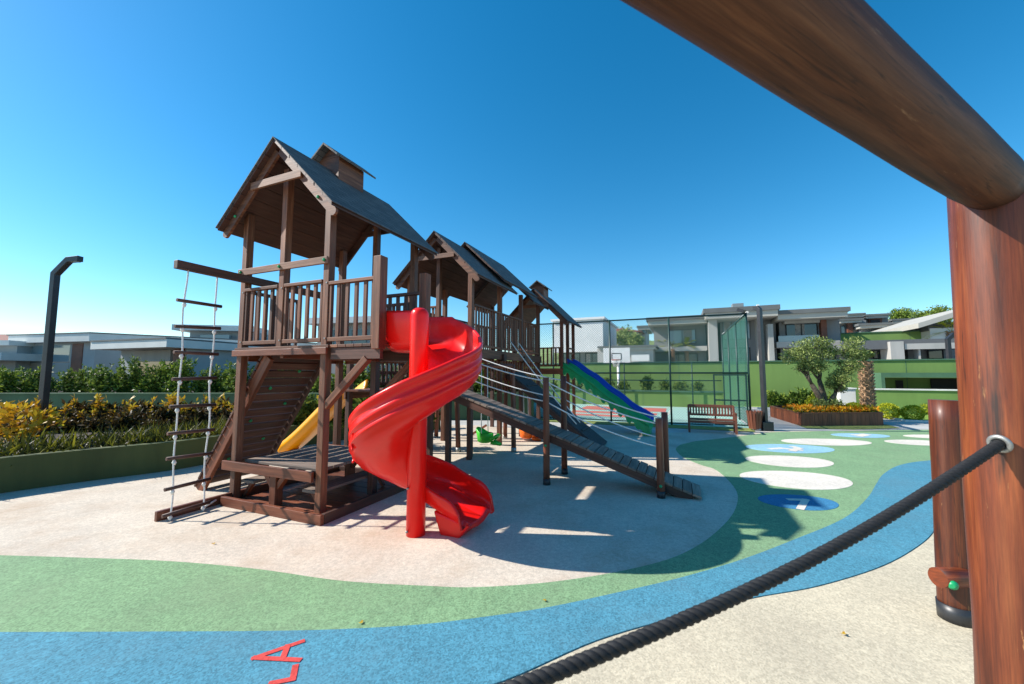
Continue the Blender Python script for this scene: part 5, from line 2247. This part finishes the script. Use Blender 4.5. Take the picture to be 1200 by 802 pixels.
def palm(name, label, base_, h, r, fr, flen, mat_leaf, nleaf=34, droop=-.35, frame=WORLD):
    r_ = thing(name, label, 'palm tree', base_, frame)
    b0_ = Vector(base_)
    m1 = MB()
    m1.tube([b0_ + Vector((0, 0, h * k / 8)) for k in range(9)], [r * (1.15 - .15 * k / 8) for k in range(9)], 14, wob=.1)
    # stubs of cut fronds
    nst = int(h / .11)
    for k in range(nst):
        for j in range(7):
            a = j * 6.283 / 7 + k * .45
            z = h * (k + .2) / nst
            o_ = Vector((math.cos(a), math.sin(a), 0))
            p = b0_ + o_ * r * .9 + Vector((0, 0, z))
            m1.beam(p, p + o_ * r * .55 + Vector((0, 0, .14)), r * .55, .03)
    m1.build('trunk', M['palm'], r_)
    m2 = MB()
    top_ = b0_ + Vector((0, 0, h))
    for k in range(fr):
        a = random.uniform(0, 6.283)
        el = random.uniform(droop, 1.4)
        d = Vector((math.cos(a) * math.cos(el), math.sin(a) * math.cos(el), math.sin(el)))
        st = top_ + d * .05
        pts = []
        for i_ in range(9):
            f = i_ / 8
            pts.append(st + d * flen * f - Vector((0, 0, flen * .38 * f * f)))
        m2.tube(pts, [.014 * (1 - .7 * f / 8) for f in range(9)], 5)
        sd_ = d.cross(Vector((0, 0, 1))).normalized()
        for i_ in range(nleaf):
            f = .25 + .75 * i_ / nleaf
            p = pts[0].lerp(pts[-1], f)
            j = min(7, int(f * 8))
            p = pts[j].lerp(pts[j + 1], f * 8 - j)
            for s in (-1, 1):
                ld_ = (sd_ * s + d * .7 + Vector((0, 0, -.15))).normalized()
                m2.leaf(p, ld_, Vector((0, 0, 1)) + rnd_dir() * .2, flen * .42 * (1 - .5 * f), .012 + flen * .008)
    m2.build('crown', mat_leaf, r_)
    return r_


pb2 = WY(1018, 484, 14.6)
palm('palm_tree', 'stout palm with a trunk of cut frond stubs behind the flower planter', (pb2.x, 14.6, .25), WY(1018, 425, 14.6).z - .25, .165, 16, .62, M['leaf_olive'], 26, .75)
for u, v, Y, hh, lab in ((776, 422, 30, 407, 'small yellowish palm left of the villa terrace'), (789, 424, 28.5, 410, 'small dark palm in the middle of the villa terrace'), (805, 424, 28.5, 405, 'small yellowish palm right of the other terrace palms')):
    q = WY(u, v, Y)
    t = WY(u, hh, Y)
    palm('palm_tree', lab, (q.x, Y, 2.25), max(1.2, t.z - 2.25), .10, 12, .85, M['leaf_lime'] if 'yellow' in lab else M['leaf_olive'], 14)
q = WY(1124, 430, 24)
palm('palm_tree', 'palm with orange brown trunk partly hidden by the big log post', (q.x - .3, 24, 2.25), 2.0, .2, 14, 1.2, M['leaf_lime'], 16)

# lime ball shrubs on the lawn
mb = MB()
lp_ = [G(u, v).xy for u, v in ((1036, 489.5), (1060, 494), (1110, 496), (1200, 497), (1250, 484), (1036, 484))]
mb.sheet([tuple(p) for p in lp_], .012)
struct(mb.build('lawn', M['lawn'], frame=WORLD, origin=(0, 0, 0)))
mb = MB()
for k in range(4):
    a, b_ = lp_[k if k < 3 else 2], lp_[k + 1 if k < 3 else 3]
    if (b_ - a).length > .1:
        mb.beam((*a, .03), (*b_, .03), .10, .06)
struct(mb.build('lawn_kerb', M['kerb'], frame=WORLD, origin=(0, 0, 0)))
mb = MB()
for _ in range(2600):
    d = rnd_dir()
    q = Vector((d.x * .33, d.y * .33, d.z * .29)) * (1 + .10 * noise.noise(d * 3)) * random.uniform(.75, 1) + Vector((0, 0, .28))
    if q.z > .01:
        mb.leaf(q, (d + rnd_dir(.3) * .9).normalized(), rnd_dir(), random.uniform(.04, .07), .015)
ball = None
for u, v, s, lab in ((1042, 491, 1.0, 'round lime shrub on the lawn nearest the planter box'), (1070, 493, .95, 'round lime shrub at the front of the lawn, in the middle of the row'),
                     (1083, 486, .9, 'round lime shrub set back on the lawn in front of the green building'), (1010, 487, .75, 'low lime shrub at the right end of the planter box'),
                     (1127, 488, .85, 'lime shrub on the lawn behind the short log post')):
    q = G(u, v)
    if ball is None:
        ball = mb.build('ball_shrub', M['leaf_lime'], frame=WORLD, origin=(0, 0, 0))
        o = ball
    else:
        o = ball.copy()
        COL.objects.link(o)
    o.location = (q.x, q.y, .0 if u != 1010 else PZ - .1)
    if u == 1010:
        o.location = (WY(1000, 480, 13.6).x, 13.6, PZ - .12)
    o.rotation_euler = (0, 0, random.uniform(0, 6))
    o.scale = (s, s, s)
    tag(o, lab, 'shrub')

# plants at the foot of the long green wall
mb = MB()
twig_shrub(mb, .75, .45, 16, 34, .18, .035)
shrub_mesh(mb, Vector((0, 0, .3)), .55, .45, .32, 300, .16, .035)
wp = mb.build('wall_shrub', M['leaf_hedge'], frame=WORLD, origin=(0, 0, 0))
WLAB = 'dark leafy shrub at the foot of the long green wall beside the road'
lst = [FYL(u, 469, 19.6) for u in (905, 914, 923, 932, 941, 950, 959, 968, 978)]
for k, l in enumerate(lst):
    o = wp if k == 0 else wp.copy()
    if k:
        COL.objects.link(o)
    o.location = toworld((l.x, 19.6 + random.uniform(-.3, .3), 0))
    o.rotation_euler = (0, 0, random.uniform(0, 6.28))
    s = random.uniform(.75, 1.15)
    o.scale = (s, s, s * random.uniform(.8, 1.3))
    tag(o, WLAB, 'shrub', 'shrubs along the green wall by the road')
CLAB = 'leafy climbing plant standing on the ledge at the back of the court'
for k in range(13):
    o = wp.copy()
    COL.objects.link(o)
    o.location = toworld((-5.5 + k * .86 + random.uniform(-.25, .25), 19.0, .78))
    o.rotation_euler = (0, 0, random.uniform(0, 6.28))
    s = random.uniform(.55, .95)
    o.scale = (s * .8, s * .8, s * random.uniform(.8, 1.25))
    tag(o, CLAB, 'shrub', 'plants on the ledge at the back of the court')
mb = MB()
shrub_mesh(mb, Vector((0, 0, .25)), .28, .28, .28, 300, .1, .025)
o = mb.build('golden_shrub', M['leaf_lime'], frame=WORLD, origin=(0, 0, 0))
q = WY(954, 478, 16.0)
o.location = (q.x, 16.0, .28)
tag(o, 'small golden yellow shrub left of the olive trunk', 'shrub')
mb = MB()
vp = [FYL(900, 470, 18.6), FYL(1000, 470, 18.6)]
mb.sheet([(vp[0].x - 1.5, 18.9), (vp[1].x, 18.9), (vp[1].x, 20.48), (vp[0].x - 1.5, 20.48)], .012)
struct(mb.build('wall_bed', M['lawn'], origin=(0, 0, 0)))
mb = MB()
mb.box(vp[0].x - 1.5, vp[1].x, 18.78, 18.9, 0, .08)
struct(mb.build('road_kerb', M['kerb'], origin=(0, 0, 0)))

fl = None
for k, (u, v, lab) in enumerate(((420, 733, 'single dry yellow leaf lying on the green band near the blue edge'), (250, 640, 'tiny dry leaf on the beige ground in front of the tower frame'),
                                 (640, 705, 'tiny dry leaf on the blue band beside the rope'), (985, 745, 'tiny dry leaf on the cream ground right of the rope'))):
    mb = MB()
    mb.leaf(Vector((0, 0, .004)), Vector((1, 0, .12)).normalized(), Vector((0, 0, 1)), .035, .010)
    mb.leaf(Vector((.012, .004, .004)), Vector((.5, .8, .2)).normalized(), Vector((0, 0, 1)), .024, .008)
    o = mb.build('fallen_leaf', M['leaf_yellow'], frame=WORLD, origin=(0, 0, 0))
    g = G(u, v)
    o.location = (g.x, g.y, .013)
    o.rotation_euler = (0, 0, k * 1.9)
    tag(o, lab, 'leaf')
# far trees on the ridge
for u, v, Y, r, lab, mt in ((1056, 372, 80, 2.6, 'distant dark round tree on the ridge between the villa roofs', 'leaf_hedge'), (1105, 371, 70, 2.8, 'distant bright green tree crown next to the log post', 'leaf_far'),
                            (1090, 372, 72, 2.4, 'distant bright green tree left of the other bright crown', 'leaf_far')):
    q = WY(u, v + (2 if mt == 'leaf_far' else 0), Y)
    t = thing('far_tree', lab, 'tree', (q.x, Y, 0), WORLD)
    mb = MB()
    mb.cyl((q.x, Y, 0), (q.x, Y, q.z), .25, .15, 8)
    mb.build('trunk', M['bark'], t)
    mb = MB()
    for _ in range(6):
        c = q + Vector((random.uniform(-r, r) * .7, random.uniform(-r, r) * .5, random.uniform(-.5, .4) * r))
        for _ in range(500):
            d = rnd_dir()
            mb.leaf(c + d * r * .55 * random.uniform(.3, 1.05), rnd_dir(.2), rnd_dir(), .35, .12)
    mb.build('crown', M[mt], t)
for k, (u, v, Y, r) in enumerate(((715, 400, 60, 1.6), (733, 396, 60, 1.8), (745, 400, 58, 1.2), (690, 402, 55, 2.0))):
    q = WY(u, v, Y)
    t = thing('far_tree', ('leafy tree in front of the cream house at its left window', 'leafy tree in front of the middle of the cream house', 'small leafy tree at the right end of the cream house', 'leafy tree behind the white cubic house')[k], 'tree', (q.x, Y, 0), WORLD)
    mb = MB()
    mb.cyl((q.x, Y, 0), (q.x, Y, q.z), .2, .1, 8)
    mb.build('trunk', M['bark'], t)
    mb = MB()
    for _ in range(900):
        d = rnd_dir()
        mb.leaf(q + d * r * random.uniform(.3, 1.05), rnd_dir(.2), rnd_dir(), .35, .12)
    mb.build('crown', M['leaf_olive'], t)
